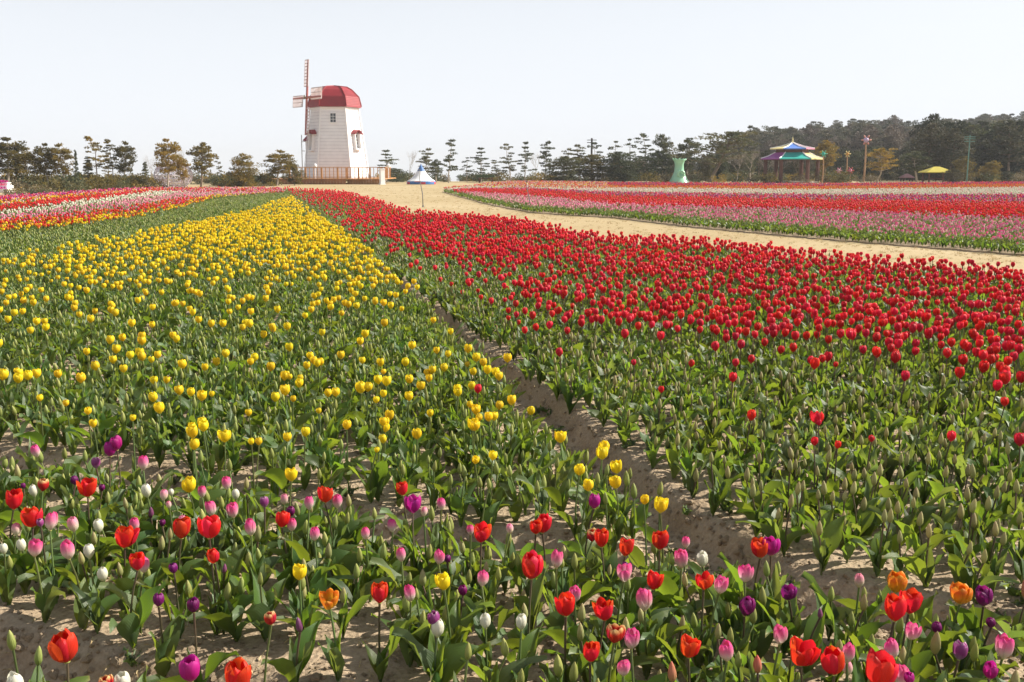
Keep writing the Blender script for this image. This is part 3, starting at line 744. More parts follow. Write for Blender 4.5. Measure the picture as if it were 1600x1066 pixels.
def scatter_obj(name, pts, meshes, label, cat, tilt=.10, smin=.85, smax=1.15, seed=1):
    coll = bpy.data.collections.new(name+'_kinds')
    for i, me in enumerate(meshes): coll.objects.link(bpy.data.objects.new(f'kind_{i:02d}', me))
    g = np.random.default_rng(seed); n = len(pts)
    me = bpy.data.meshes.new(name); me.from_pydata(pts, [], [])
    a = me.attributes.new('pick', 'INT', 'POINT'); a.data.foreach_set('value', g.integers(0, len(meshes), n).astype(np.int32))
    rot = np.stack([g.normal(0, tilt, n), g.normal(0, tilt, n), g.uniform(0, 6.283, n)], 1).astype(np.float32)
    a = me.attributes.new('rot', 'FLOAT_VECTOR', 'POINT'); a.data.foreach_set('vector', rot.ravel())
    s = g.uniform(smin, smax, n); s3 = np.stack([s, s, s*g.uniform(.92, 1.08, n)], 1).astype(np.float32)
    a = me.attributes.new('size', 'FLOAT_VECTOR', 'POINT'); a.data.foreach_set('vector', s3.ravel())
    o = link(bpy.data.objects.new(name, me)); md = o.modifiers.new('scatter', 'NODES'); md.node_group = scatter_group(coll)
    return tag(o, label, cat, kind='stuff')
FIELD = {'yellow': ('yellow_tulip_mass', 'mass of yellow tulips filling the long yellow bed'), 'crimson': ('red_tulip_mass', 'mass of deep red tulips in the bed beside the path'),
 'red': ('orange_red_tulip_mass', 'orange-red tulips in stripes of the far fields'), 'pink': ('pink_tulip_mass', 'pink and white tulips in stripes of the far fields'),
 'pale': ('pale_pink_tulip_mass', 'pale pink tulips in stripes of the far fields'), 'purple': ('purple_tulip_mass', 'dark purple tulips in stripes of the far fields'),
 'magenta': ('magenta_tulip_mass', 'magenta tulips in stripes of the far fields'), 'white': ('white_tulip_mass', 'white tulips in stripes of the far fields'),
 'orange': ('orange_tulip_mass', 'orange tulips in stripes of the far fields'), 'lilac': ('lilac_tulip_mass', 'lilac tulips in stripes of the far fields'),
 'budg': ('green_bud_mass', 'mass of closed green tulip buds and leaves'), 'budt': ('tan_bud_mass', 'mass of closed tan tulip buds and leaves in the red bed')}
EDGE = {}
for k, pts in pool.items():
    if not pts: continue
    for lod, (lo, hi) in enumerate(((0, 13), (13, 34), (34, 200))):
        sel = [(x, y, (hgt(x, y) if y < YJ else RBED if in_right(x, y) else BED)-.006) for x, y in pts if lo <= y < hi]
        if not sel: continue
        ms = [plant_mesh(k, 40+i*7+lod, lod) for i in range(7 if lod == 0 else 5)]
        nm, lab = FIELD[k]
        scatter_obj(nm, sel, ms, lab + (', nearest part', ', middle part', ', farthest part')[lod], 'tulips', .09, .88, 1.15, seed=len(sel)+lod)

# clods and small stones on the bare soil
clods = []
for i in range(5):
    mb = MB(); g = random.Random(i)
    mb.lathe([(.02, -.5), (.8, -.2), (1, .1), (.6, .6), (.02, .75)], 6, 0, lambda t, k, i=i: 1+.3*math.sin(t*2+i)+.15*math.sin(t*5+i*2))
    clods.append(mb.mesh('clod', [M_soil]))
g = random.Random(77); cpts = []
while len(cpts) < 16000:
    y = 1.6+8.4*g.random()**1.6; x = g.uniform(-1, 1)*(.54*y+.5)
    d, e, q = x-FX(y), y-PY(x), y-QY(x)
    bank = (-.6 < d < .1 and e > -.3) or (-.5 < e < .1) or (-.5 < q < .1)
    if bank or g.random() < .5: cpts.append((x, y, hgt(x, y)+.001))
scatter_obj('soil_clods', cpts, clods, 'small clods and stones lying on the bare soil', 'clods', .4, .002, .011, seed=5)
g = random.Random(80); cp2 = []
while len(cp2) < 1500:
    y = 1.8+7*g.random()**1.3; x = g.uniform(-1, 1)*(.54*y+.4); d, e, q = x-FX(y), y-PY(x), y-QY(x)
    if (-.42 < d < .02 and e > -.3) or (-.45 < e < -.02) or (-.5 < q < 0 and x < 0): cp2.append((x, y, hgt(x, y)))
scatter_obj('furrow_clods', cp2, clods, 'larger lumps of sandy soil lying in the furrow and trenches', 'clods', .5, .006, .022, seed=15)
lit = []
M_straw = simple('straw', (.42, .33, .19), .8, .35, 30)
for i in range(6):
    mb = MB(); g = random.Random(i+90); L = g.uniform(.02, .06); W = g.uniform(.002, .010)
    mb.quadgrid(lambda s, t: ((s-.5)*W*(1-.7*abs(2*t-1)), (t-.5)*L, .004+.008*math.sin(t*3.1)+.003*math.sin(s*3+t*9)), 2, 5); lit.append(mb.mesh('straw', [M_straw]))
g = random.Random(78); lp_ = []
while len(lp_) < 2600:
    y = 1.6+6.5*g.random()**1.5; x = g.uniform(-1, 1)*(.54*y+.4); lp_.append((x, y, hgt(x, y)+.002))
scatter_obj('soil_litter', lp_, lit, 'dry straw bits scattered on the soil of the near beds', 'litter', .25, .6, 1.3, seed=6)
wd = []
for i in range(4):
    mb = MB(); g = random.Random(i+190)
    for q in range(11): add_leaf(mb, i*40+q, L=g.uniform(.03, .07), W=.009, a0=.5, a1=1.4, rz=g.uniform(0, 6.28), ns=2, nt=3, r0=.003)
    wd.append(mb.mesh('weed', [M_leaf_b], True))
g = random.Random(79); lp_ = []
while len(lp_) < 260:
    y = 1.7+5.5*g.random(); x = g.uniform(-1, 1)*(.54*y+.3)
    if noise.noise(Vector((x*1.7, y*1.7, 4))) > .12: lp_.append((x, y, hgt(x, y)-.002))
scatter_obj('small_weeds', lp_, wd, 'tiny green weeds sprouting between the tulips', 'weeds', .2, .6, 1.3, seed=7)
# dry tufts on the lawn path
M_dry = plant_mat('dry_grass', [(0, (.40, .29, .14)), (1, (.54, .41, .22))], (.5, .4, .2), .3, .7, .02, .2)
tm = []
for i in range(4):
    mb = MB(); g = random.Random(i+50)
    for b in range(14):
        a = g.uniform(0, 6.28); r = g.uniform(0, .06); x, y = r*math.cos(a), r*math.sin(a); hx, hy = g.uniform(-.04, .04), g.uniform(-.04, .04); h = g.uniform(.015, .045)
        mb.face([(x-.003, y, 0), (x+.003, y, 0), (x+hx, y+hy, h)])
    tm.append(mb.mesh('tuft', [M_dry]))
g = random.Random(9); tp = []
for _ in range(9000):
    y = 16+(g.random()**1.3)*75; x = g.uniform(-.30, .56)*y
    u, v = UV(x, y, 0)
    if u < 520 or v < 285: continue
    xx, vv = UV(x, y, .41)
    if vv > lerp_pts(REDTOP, xx)-1: continue
    if v < lerp_pts(RBASE, u)+1 and u > 690: continue
    tp.append((x, y, .0))
scatter_obj('dry_grass', tp, tm, 'short dry grass blades on the sandy lawn path', 'grass', .1, .7, 1.5, seed=8)
# ------------------------------------------------------------------ trees
def foliage_mat(name, c1, c2, c3, tr=.25):
    m, n, l, out = nt_new(name)
    tc = n.new('ShaderNodeTexCoord'); a = n.new('ShaderNodeTexNoise'); a.inputs['Scale'].default_value = .9; a.inputs['Detail'].default_value = 6
    l.new(tc.outputs['Object'], a.inputs['Vector']); oi = n.new('ShaderNodeObjectInfo')
    ad = n.new('ShaderNodeMath'); ad.operation = 'MULTIPLY_ADD'; ad.inputs[1].default_value = .35; ad.use_clamp = True; l.new(oi.outputs['Random'], ad.inputs[0])
    sb = n.new('ShaderNodeMath'); sb.operation = 'SUBTRACT'; sb.inputs[1].default_value = .17; l.new(a.outputs['Fac'], sb.inputs[0]); l.new(sb.outputs[0], ad.inputs[2])
    r = ramp(n, [(.3, c1), (.5, c2), (.7, c3)]); l.new(ad.outputs[0], r.inputs[0])
    b = n.new('ShaderNodeBsdfPrincipled'); b.inputs['Roughness'].default_value = .6; b.inputs['Specular IOR Level'].default_value = .25; l.new(r.outputs[0], b.inputs['Base Color'])
    t = n.new('ShaderNodeBsdfTranslucent'); l.new(r.outputs[0], t.inputs[0])
    ms = n.new('ShaderNodeMixShader'); ms.inputs[0].default_value = tr; l.new(b.outputs[0], ms.inputs[1]); l.new(t.outputs[0], ms.inputs[2]); l.new(ms.outputs[0], out.inputs[0]); return m
M_warm = foliage_mat('pine_warm', (.075, .066, .02), (.19, .145, .032), (.34, .225, .045), .4)
M_green = foliage_mat('pine_green', (.042, .056, .028), (.088, .10, .045), (.15, .135, .06), .32)
M_dark = foliage_mat('pine_dark', (.026, .036, .020), (.050, .058, .032), (.085, .075, .04), .28)
M_hill = foliage_mat('hill_pine', (.055, .064, .040), (.095, .10, .062), (.15, .13, .085), .3)
M_brown = foliage_mat('bare_wood_haze', (.11, .085, .07), (.16, .125, .10), (.21, .17, .13), .15)
M_dull = foliage_mat('brush_dull', (.09, .075, .045), (.15, .12, .07), (.20, .165, .10), .2)
M_bark = simple('bark', (.20, .15, .11), .9, .3, 3, .5)
M_bark_pale = simple('bark_pale', (.34, .29, .24), .9, .25, 3, .5)

def clump(mb, c, rx, rz, n, g, size=.17, mat=0):
    for _ in range(n):
        th, q = g.uniform(0, 6.283), g.random()**.45
        zz = g.uniform(-1, 1); rr = math.sqrt(max(0, 1-zz*zz))*q
        p = Vector((c[0]+rx*rr*math.cos(th), c[1]+rx*rr*math.sin(th), c[2]+rz*zz*q))
        d = Vector((math.cos(th)*.9+g.uniform(-.6, .6), math.sin(th)*.9+g.uniform(-.6, .6), g.uniform(.0, 1.1))).normalized()
        s = d.cross(Vector((g.uniform(-1, 1), g.uniform(-1, 1), g.uniform(-1, 1)))).normalized()
        L = size*g.uniform(.7, 1.4); W = L*g.uniform(.28, .5)
        b = len(mb.v); mb.v += [tuple(p-s*W), tuple(p+s*W), tuple(p+d*L)]
        mb.f.append((b, b+1, b+2)); mb.m.append(mat); mb.uv.append(((0, 0), (1, 0), (.5, 1)))
def tree_meshes(style, seed, mats):
    """trunk and crown of a tree 6 m tall; returns (trunk, crown)"""
    g = random.Random(seed); tb, cb = MB(), MB(); Hh = 6.0
    if style == 'bare':
        def branch(p, d, L, r, dep):
            pts = [p]
            for k in range(3):
                d = (d+Vector((g.uniform(-.25, .25), g.uniform(-.25, .25), g.uniform(-.05, .2)))).normalized(); pts.append(pts[-1]+d*L/3)
            tb.tube(pts, [r, r*.85, r*.7, r*.5], 4, 0, False)
            if dep:
                for q in range(g.choice((3, 4))):
                    dd = (d+Vector((g.uniform(-1, 1), g.uniform(-1, 1), g.uniform(-.1, .6)))*.75).normalized()
                    branch(pts[g.choice((2, 3))], dd, L*.68, r*.5, dep-1)
        branch(Vector((0, 0, 0)), Vector((0, 0, 1)), 2.3, .07, 4)
        return tb.mesh('trunk', [mats[0]]), None
    bend = [Vector((0, 0, 0))]
    lean = Vector((g.uniform(-.12, .12), g.uniform(-.12, .12), 0)); nseg = 7
    amp = {'tier': .10, 'round': .08, 'sparse': .16, 'spread': .28, 'cone': .03, 'bush': .1}[style]
    for k in range(nseg):
        bend.append(bend[-1] + Vector((lean.x+g.uniform(-amp, amp), lean.y+g.uniform(-amp, amp), Hh*.93/nseg)))
    r0 = {'tier': .10, 'round': .14, 'sparse': .08, 'spread': .16, 'cone': .12, 'bush': .10}[style]
    tb.tube(bend, [r0*(1-.8*k/nseg) for k in range(nseg+1)], 6, 0)
    def at(f):
        k = min(nseg-1e-6, f*nseg); i = int(k); return bend[i].lerp(bend[i+1], k-i)
    spec = {  # start of crown, layers, per layer, reach, clump radius, clump flatness, leaves per clump
     'tier': (.34, 8, 3, lambda f: 1.5*(1.12-f)**.45*(.25+1.0*g.random()), .50, .19, 75),
     'round': (.38, 7, 6, lambda f: 1.75*math.sin(math.pi*min(1, (f-.30)/.74))**.6*(.35+.75*g.random()), .52, .30, 85),
     'sparse': (.42, 6, 3, lambda f: 1.05*(1.1-f)**.3*(.5+.7*g.random()), .36, .20, 46),
     'spread': (.40, 6, 6, lambda f: 2.5*(.4+.8*g.random())*(1.25-f)**.5, .62, .22, 70),
     'cone': (.06, 12, 6, lambda f: 1.6*(1.04-f)*(.5+.55*g.random()), .40, .20, 54),
     'bush': (.08, 8, 8, lambda f: 2.0*math.sin(math.pi*min(1, max(.05, (f+.12)/1.15)))**.55*(.4+.65*g.random()), .58, .42, 80)}[style]
    f0, nl, per, reach, cr, cf, nn = spec
    for i in range(nl):
        f = f0+(1-f0)*(i+.5*g.random())/nl
        a0 = g.uniform(0, 6.28)
        for j in range(per):
            if g.random() < (.22 if style == 'tier' else .12): continue
            a = a0+j*6.283/per+g.uniform(-.5, .5); L = reach(f)
            b = at(f-.03); up = {'tier': .12, 'spread': .35, 'cone': -.05}.get(style, .2)
            e = b+Vector((math.cos(a)*L, math.sin(a)*L, L*up+g.uniform(-.26, .26)))
            mid = b.lerp(e, .5)+Vector((0, 0, -.06*L+g.uniform(-.05, .1)))
            tb.tube([b, mid, e], [r0*.30, r0*.2, r0*.10], 4, 0, False)
            R_ = cr*g.uniform(.7, 1.25)
            clump(cb, e, R_, R_*cf*2 if style in ('round', 'bush') else R_*cf*1.6, int(nn*g.uniform(.7, 1.2)), g)
            if L > .9 and style != 'sparse': clump(cb, mid+Vector((0, 0, .12)), R_*.75, R_*cf*1.3, int(nn*.5), g)
    for q in range(2 if style != 'spread' else 4): clump(cb, at(1)+Vector((g.uniform(-.2, .2), g.uniform(-.2, .2), g.uniform(-.1, .25))), cr*.75, cr*.4, nn, g)
    return tb.mesh('trunk', [mats[0]]), cb.mesh('crown', [mats[1]])
TM = {}
for st_, cols in (('tier', 'gwd'), ('round', 'wgd'), ('sparse', 'wgd'), ('spread', 'gwd'), ('cone', 'gd'), ('bush', 'gwd')):
    for c in cols:
        fm = {'g': M_green, 'w': M_warm, 'd': M_dark}[c]
        for q in range(3 if st_ in ('tier', 'round', 'bush') else 2):
            TM[st_+c, q] = tree_meshes(st_, hash_ := (sum(map(ord, st_+c))*7+q), (M_bark if q % 2 else M_bark_pale, fm))
for q in range(3): TM['bare', q] = tree_meshes('bare', 900+q, (M_bark_pale, None))

EXT = {}
for key, (tm, cm) in TM.items():
    co = np.array([v.co[:] for v in (cm or tm).vertices]); rr = np.hypot(co[:, 0]-co[:, 0].mean(), co[:, 1]-co[:, 1].mean())
    EXT[key] = (2*np.quantile(rr, .95), co[:, 2].max()-.05)
def tree(name, u, vtop, w, style, label, Y, cat='tree', group=None, vbase=None):
    """a tree at distance Y whose top and width are those seen; its foot stands on the ground"""
    z0 = ground_z(XA(u, Y), Y)
    x = XA(u, Y); h = ZA(vtop, Y)-z0; g = random.Random(int(u*7+vtop))
    q = g.randrange(3 if style[:-1] in ('tier', 'round', 'bush') or style == 'bare' else 2)
    tm, cm = TM[style, q]
    r = empty(name, (x, Y, z0-.05), label, cat, group, g.uniform(0, 6.28))
    nat, top_ = EXT[style, q]
    sxy = (w/FOC*Y)/nat; sz = h/top_
    sxy = min(max(sxy, sz*.4), sz*3)
    for nm, me_ in (('trunk', tm), ('crown', cm)):
        if me_ is None: continue
        o = link(bpy.data.objects.new(nm, me_), r); o.scale = (sxy, sxy, sz)
    return r
# hill behind the right of the fields
V = []; F = []; NXh, NYh = 90, 44
for j in range(NYh+1):
    for i in range(NXh+1):
        x = -20+640*i/NXh; y = 135+360*j/NYh; V.append((x, y, ground_z(x, y)-.06))
for j in range(NYh):
    for i in range(NXh):
        a = j*(NXh+1)+i; F.append((a, a+1, a+NXh+2, a+NXh+1))
me = bpy.data.meshes.new('hill'); me.from_pydata(V, [], F); me.materials.append(M_far); me.polygons.foreach_set('use_smooth', [True]*len(F))
tag(link(bpy.data.objects.new('hill', me)), 'low wooded hill rising behind the right of the fields', 'hill', kind='structure')
# wood that covers the hill
proto = []
for i, (st_, mt) in enumerate((('roundd', 0), ('tierd', 1), ('bushd', 0), ('roundg', 0), ('tierg', 0), ('bushg', 1), ('spreadd', 0), ('coned', 0))):
    t, c = TM[st_, mt % 2]; a = MB()
    for me_, k in ((t, 0), (c, 1)):
        b = len(a.v); a.v += [tuple(v.co) for v in me_.vertices]
        for p in me_.polygons: a.f.append(tuple(b+q for q in p.vertices)); a.m.append(k); a.uv.append(tuple((0, 0) for _ in p.vertices))
    proto.append(a.mesh('wood_tree', [M_bark, c.materials[0]]))
a = MB(); t = TM['bare', 1][0]; a.v = [tuple(v.co) for v in t.vertices]
for p in t.polygons: a.f.append(tuple(p.vertices)); a.m.append(0); a.uv.append(tuple((0, 0) for _ in p.vertices))
bare_p = a.mesh('wood_bare', [simple('twigs', (.22, .17, .14), .9)])
g = random.Random(3); wp_ = []
while len(wp_) < 1500:
    y = g.uniform(165, 330); x = g.uniform(.205, .78)*y
    if hill_h(x, y) < 1.2: continue
    wp_.append((x, y, hill_h(x, y)-.2))
hillp = []
for i, (st_, mt) in enumerate((('roundd', M_hill), ('tierd', M_hill), ('bushd', M_brown), ('roundg', M_hill), ('tierg', M_hill), ('spreadg', M_hill), ('tierd', M_dark), ('roundw', M_brown))):
    a = MB()
    for me_, k in ((TM[st_, i % 2][0], 0), (TM[st_, i % 2][1], 1)):
        b = len(a.v); a.v += [tuple(v.co) for v in me_.vertices]
        for p in me_.polygons: a.f.append(tuple(b+q for q in p.vertices)); a.m.append(k); a.uv.append(tuple((0, 0) for _ in p.vertices))
    hillp.append(a.mesh('hill_tree', [M_bark_pale, mt]))
scatter_obj('hill_wood', wp_, hillp+[bare_p, bare_p, bare_p], 'pines and bare trees covering the low hill', 'wood', .05, .75, 1.25, seed=12)
g = random.Random(4); wp_ = []
while len(wp_) < 330:
    y = g.uniform(118, 175); x = g.uniform(.10, .72)*y; u = 800+FOC*x/y
    if u < 1000 and y < 135: continue
    wp_.append((x, y, ground_z(x, y)-.1))
scatter_obj('lower_wood', [p for p in wp_ if 800+FOC*p[0]/p[1] > 1410+70*((p[0]*7.3) % 1)], [proto[0], proto[2], proto[3], proto[7]], 'dark dense pines at the foot of the hill', 'wood', .05, .95, 1.35, seed=13)
scatter_obj('brushwood', [p for p in wp_ if 870 < 800+FOC*p[0]/p[1] <= 1440], [proto[2], bare_p, proto[5], bare_p], 'brown brush and bare thicket before the hill', 'brush', .08, .40, .72, seed=14)
# low dark scrub along the horizon
scrub = []
for i in range(5):
    mb = MB(); g = random.Random(i+300)
    for _ in range(9): clump(mb, (g.uniform(-.9, .9), g.uniform(-.9, .9), g.uniform(.2, 1.0)), .5, .4, 40, g, .16)
    scrub.append(mb.mesh('scrub', [(M_green, M_dull, M_warm, M_warm, M_green)[i]]))
g = random.Random(21); sp_ = []
for _ in range(1500):
    y = g.uniform(88, 150); u = g.uniform(-420, 2000)
    if u < 235 and g.random() < .72: y = g.uniform(clamp_pts([(0, 57), (100, 64), (200, 73)], u), 84)
    if 235 < u < 430 and g.random() < .4: y = g.uniform(86, 95)
    if 430 < u < 640 and y < 112: continue
    if 560 < u < 1010 and y < 113: continue
    if u > 690 and y < 104: continue
    if 230 < u < 330 and y < 96: continue
    if 560 < u < 1010 and g.random() < .45: continue
    if 1370 < u < 1520 and y < 124: continue
    sp_.append((XA(u, y), y, ground_z(XA(u, y), y)-(.25 if u < 430 else .1)))
scatter_obj('scrub_belt', sp_, scrub, 'low dull scrub and bushes along the far edge of the fields', 'scrub', .1, .40, 1.1, seed=15)

TREES = [  # name, u, top v, width, style, distance, label
 ('pine_tree', -45, 222, 70, 'roundw', 72, 'tawny pine just outside the far left of the tree row'),
 ('pine_tree', 12, 213, 62, 'roundw', 72, 'bushy tawny pine at the left end of the tree row'),
 ('pine_tree', 44, 229, 58, 'bushw', 74, 'full yellowish pine with foliage reaching down to the flowers, left end of row'),
 ('pine_tree', 74, 222, 34, 'roundw', 74, 'dark tawny pine right beside the full yellowish pine'),
 ('pine_tree', 101, 222, 38, 'roundw', 74, 'tawny pine with one pale bare trunk, left of the tall sparse pines'),
 ('cypress_tree', 119, 233, 10, 'coneg', 74, 'thin dark upright conifer beside the tawny pines'),
 ('pine_tree', 138, 243, 24, 'coneg', 80, 'short dark cone-shaped conifer left of the tall sparse pine'),
 ('pine_tree', 153, 212, 32, 'sparsew', 80, 'tallest thin pine with a bare trunk and few tufts, left group'),
 ('pine_tree', 170, 240, 18, 'tierw', 82, 'small thin tawny pine between the tall sparse pines'),
 ('pine_tree', 178, 216, 26, 'sparsew', 81, 'tall bare-trunked pine leaning against its tawny twin'),
 ('pine_tree', 193, 219, 32, 'roundw', 81, 'tall tawny pine with flat top and a bare lower trunk'),
 ('bare_tree', 238, 240, 34, 'bare', 92, 'leafless pale tree left of the lattice ball'),
 ('pine_tree', 228, 252, 18, 'coneg', 88, 'small dark conifer below the leafless pale tree'),
 ('pine_tree', 262, 215, 42, 'roundw', 76, 'large dense tawny pine standing in front of the lattice ball'),
 ('bare_tree', 287, 230, 30, 'bare', 92, 'leafless tree behind the lattice ball'),
 ('pine_tree', 288, 244, 24, 'roundw', 77, 'small brownish pine between the two large ones by the lattice ball'),
 ('pine_tree', 313, 221, 42, 'roundw', 84, 'large tawny pine at the right side of the lattice ball'),
 ('pine_tree', 346, 246, 14, 'sparseg', 95, 'thin small green pine standing alone left of the round pine'),
 ('pine_tree', 383, 238, 46, 'bushw', 86, 'round bushy pine with short trunk left of the windmill'),
 ('pine_tree', 432, 233, 46, 'roundw', 90, 'brownish pine with open crown just left of the windmill'),
 ('shrub_tree', 460, 250, 34, 'bushw', 92, 'orange-brown shrub against the left end of the wooden deck'),
 ('pine_tree', 604, 233, 36, 'tierg', 112, 'layered green pine just right of the windmill'),
 ('shrub_tree', 622, 262, 46, 'bushg', 116, 'low green bush between the deck and the blue tent'),
 ('bare_tree', 640, 232, 24, 'bare', 118, 'leafless tree left of the blue-topped tent'),
 ('pine_tree', 664, 230, 28, 'tierg', 112, 'layered green pine directly behind the tent top'),
 ('pine_tree', 682, 248, 24, 'roundg', 110, 'short green pine right of the tent top'),
 ('pine_tree', 701, 216, 30, 'tierg', 106, 'tallest layered pine with dark flat tiers right of the tent'),
 ('pine_tree', 730, 245, 22, 'sparseg', 112, 'small open pine between the tallest layered pine and the shelter'),
 ('pine_tree', 752, 229, 32, 'tierg', 114, 'layered pine above the dark flat shelter'),
 ('pine_tree', 779, 249, 26, 'tierg', 112, 'small layered pine just right of the flat shelter'),
 ('pine_tree', 798, 223, 28, 'tierg', 112, 'taller layered pine, left one of a close pair'),
 ('pine_tree', 820, 220, 26, 'tierg', 113, 'taller layered pine, right one of a close pair'),
 ('bare_tree', 838, 235, 26, 'bare', 116, 'leafless tree between the pair of pines and the next layered pine'),
 ('pine_tree', 852, 219, 26, 'tierg', 112, 'narrow layered pine at the left edge of the brown thicket'),
 ('pine_tree', 884, 230, 22, 'tierg', 114, 'small pointed pine above the brown thicket left of the dark pole'),
 ('pine_tree', 906, 224, 30, 'tierg', 116, 'layered pine touching the dark pole on its left'),
 ('pine_tree', 935, 221, 30, 'tierg', 116, 'layered pine touching the dark pole on its right'),
 ('pine_tree', 958, 219, 28, 'sparseg', 118, 'open pine between the dark pole and the vase sculpture'),
 ('pine_tree', 985, 216, 26, 'sparseg', 118, 'tall open pine with small top tufts left of the vase'),
 ('pine_tree', 1010, 207, 32, 'sparseg', 116, 'tall tufted pine, left of the two near the vase'),
 ('pine_tree', 1036, 208, 32, 'roundg', 116, 'tall full pine just left of the vase'),
 ('pine_tree', 880, 243, 60, 'bushg', 110, 'broad green-brown bushy pine at the start of the thicket'),
 ('pine_tree', 930, 240, 66, 'bushw', 112, 'broad brownish bushy pine below the dark pole'),
 ('pine_tree', 975, 236, 60, 'bushg', 110, 'broad dark bushy pine two trees left of the vase'),
 ('pine_tree', 1025, 234, 60, 'bushg', 112, 'broad bushy pine immediately left of the vase'),
 ('pine_tree', 1072, 214, 44, 'roundg', 122, 'pine rising directly behind the vase'),
 ('pine_tree', 1110, 203, 110, 'spreadg', 112, 'wide spreading pine with leaning trunk right of the vase'),
 ('pine_tree', 1150, 238, 50, 'bushg', 125, 'low bushy pine between the spreading pine and the pavilion'),
 ('bare_tree', 1170, 232, 40, 'bare', 112, 'leafless thicket tree left of the pavilion'),
 ('bare_tree', 1150, 238, 36, 'bare', 110, 'leafless tree halfway between the spreading pine and the pavilion'),
 ('bare_tree', 1196, 238, 34, 'bare', 118, 'leafless tree right behind the left post of the pavilion'),
 ('pine_tree', 1168, 195, 30, 'tierd', 170, 'hazy pine standing free on the shoulder of the hill'),
 ('pine_tree', 1290, 218, 40, 'roundw', 116, 'yellow-green pine right beside the pavilion'),
 ('pine_tree', 1371, 230, 50, 'spreadw', 106, 'umbrella-shaped yellow-green pine right of the flower poles'),
 ('pine_tree', 1433, 235, 48, 'roundg', 112, 'brown-green round pine left of the yellow-roofed shelter'),
 ('pine_tree', 1505, 243, 36, 'bushw', 112, 'olive bush tree between the shelter and the teal pole'),
 ('pine_tree', 1542, 250, 34, 'conew' if False else 'bushw', 108, 'pale olive bushy tree right of the teal pole'),
 ('clipped_tree', 1494, 262, 28, 'bushd', 103, 'dark clipped low tree beside the yellow-roofed shelter'),
 ('clipped_tree', 1570, 266, 22, 'bushd', 103, 'small dark clipped tree near the right end of the fields'),
 ('pine_tree', 1456, 205, 56, 'roundd', 135, 'big dark evergreen behind the yellow-roofed shelter'),
 ('pine_tree', 1500, 200, 60, 'bushd', 135, 'big dark evergreen left of the teal pole top'),
 ('pine_tree', 1548, 192, 64, 'roundd', 135, 'big dark evergreen second from the right end'),
 ('pine_tree', 1592, 188, 64, 'bushd', 135, 'tallest dark evergreen at the right end'),
 ('pine_tree', 1640, 186, 66, 'roundd', 135, 'dark evergreen past the right end of the row'),
]
for nm, u, vt, w, st_, Y, lab in TREES:
    tree(nm, u, vt, w, st_, lab, Y, cat='bare tree' if nm == 'bare_tree' else 'bush' if nm == 'shrub_tree' else 'tree', group='trees behind the flower fields')

# ------------------------------------------------------------------ windmill
YW = 103.0; pxm = YW/FOC          # metres in one pixel of the photograph at the mill
wx = XA(526, YW)
M_white = simple('white_boards', (.85, .84, .86), .5, .05, 2)
M_trim = simple('white_trim', (.84, .83, .84), .45, .03, 2)
M_roof = simple('red_roof', (.29, .022, .032), .45, .15, 2, spec=.5)
M_roof_d = simple('red_ridge_and_gap_shade', (.27, .022, .028), .45, .12, 2)
M_joint_shade = simple('board_joint_shade', (.66, .65, .69), .8, .1, 2)  # grey that paints the shadow lines into the gaps between wall boards
M_glass = simple('window_glass', (.05, .055, .06), .12, .2, 2, spec=.8)
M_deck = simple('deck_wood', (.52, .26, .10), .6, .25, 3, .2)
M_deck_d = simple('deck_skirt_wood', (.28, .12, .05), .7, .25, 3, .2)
M_sail = simple('sail_lattice', (.62, .52, .52), .6, .1, 3)
M_spar = simple('sail_spar', (.42, .14, .13), .6, .2, 3)
M_iron = simple('grey_metal', (.22, .22, .23), .45, .1, 5, metal=.5)
M_brass = simple('hub_metal', (.22, .19, .12), .4, .2, 5, metal=.6)
DECK = .55
mill = empty('windmill', (wx, YW, 0), 'white six-sided windmill with a red cap and lattice sails', 'windmill')
zt = ZA(167, YW); zb_ = DECK
rb, rt = 98*pxm/2/.995, 70*pxm/2/.995       # corner radius at the foot and under the eaves
rot = R(-90+5)                               # middle of the front face
def corner(k, z, grow=0.0):
    f = (z-zb_)/(zt-zb_); r = rb+(rt-rb)*f+grow; a = rot+R(30)+k*R(60)
    return Vector((r*math.cos(a), r*math.sin(a), z))
NB = 22
for k in range(6):       # face k lies between corner k-1 and corner k
    mb = MB()
    for i in range(NB):
        za, zc = zb_+(zt-zb_)*i/NB, zb_+(zt-zb_)*(i+1)/NB
        a, b, c, d = corner(k-1, za, .10), corner(k, za, .10), corner(k, zc), corner(k-1, zc)
        e, f = corner(k-1, za), corner(k, za)
        g1, g2 = corner(k-1, za+.045, .03), corner(k, za+.045, .03)
        e, f = corner(k-1, za, .0), corner(k, za, .0); h1, h2 = corner(k-1, za+.045, -.005), corner(k, za+.045, -.005)
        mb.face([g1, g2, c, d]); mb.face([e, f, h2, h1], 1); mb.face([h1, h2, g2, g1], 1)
    o = mb.obj('wall', [M_white, M_joint_shade], mill)
for k in range(6):
    mb = MB(); a, b = corner(k, zb_, .12), corner(k, zt, .12)
    ang = rot+R(30)+k*R(60)
    t = Vector((-math.sin(ang), math.cos(ang), 0))*.10; n_ = Vector((math.cos(ang), math.sin(ang), 0))
    for s in (1, -1):
        q = (t*s - n_*.06)
        mb.face([a, a+q, b+q, b] if s > 0 else [a, b, b+q, a+q])
    mb.obj('corner_trim', [M_trim], mill)
def face_frame(k, z):
    a, b = corner(k-1, z), corner(k, z); m = (a+b)/2; t = (b-a).normalized()
    a2, b2 = corner(k-1, z+1), corner(k, z+1); up = ((a2+b2)/2-m).normalized(); n_ = t.cross(up).normalized()
    return m, t, up, n_
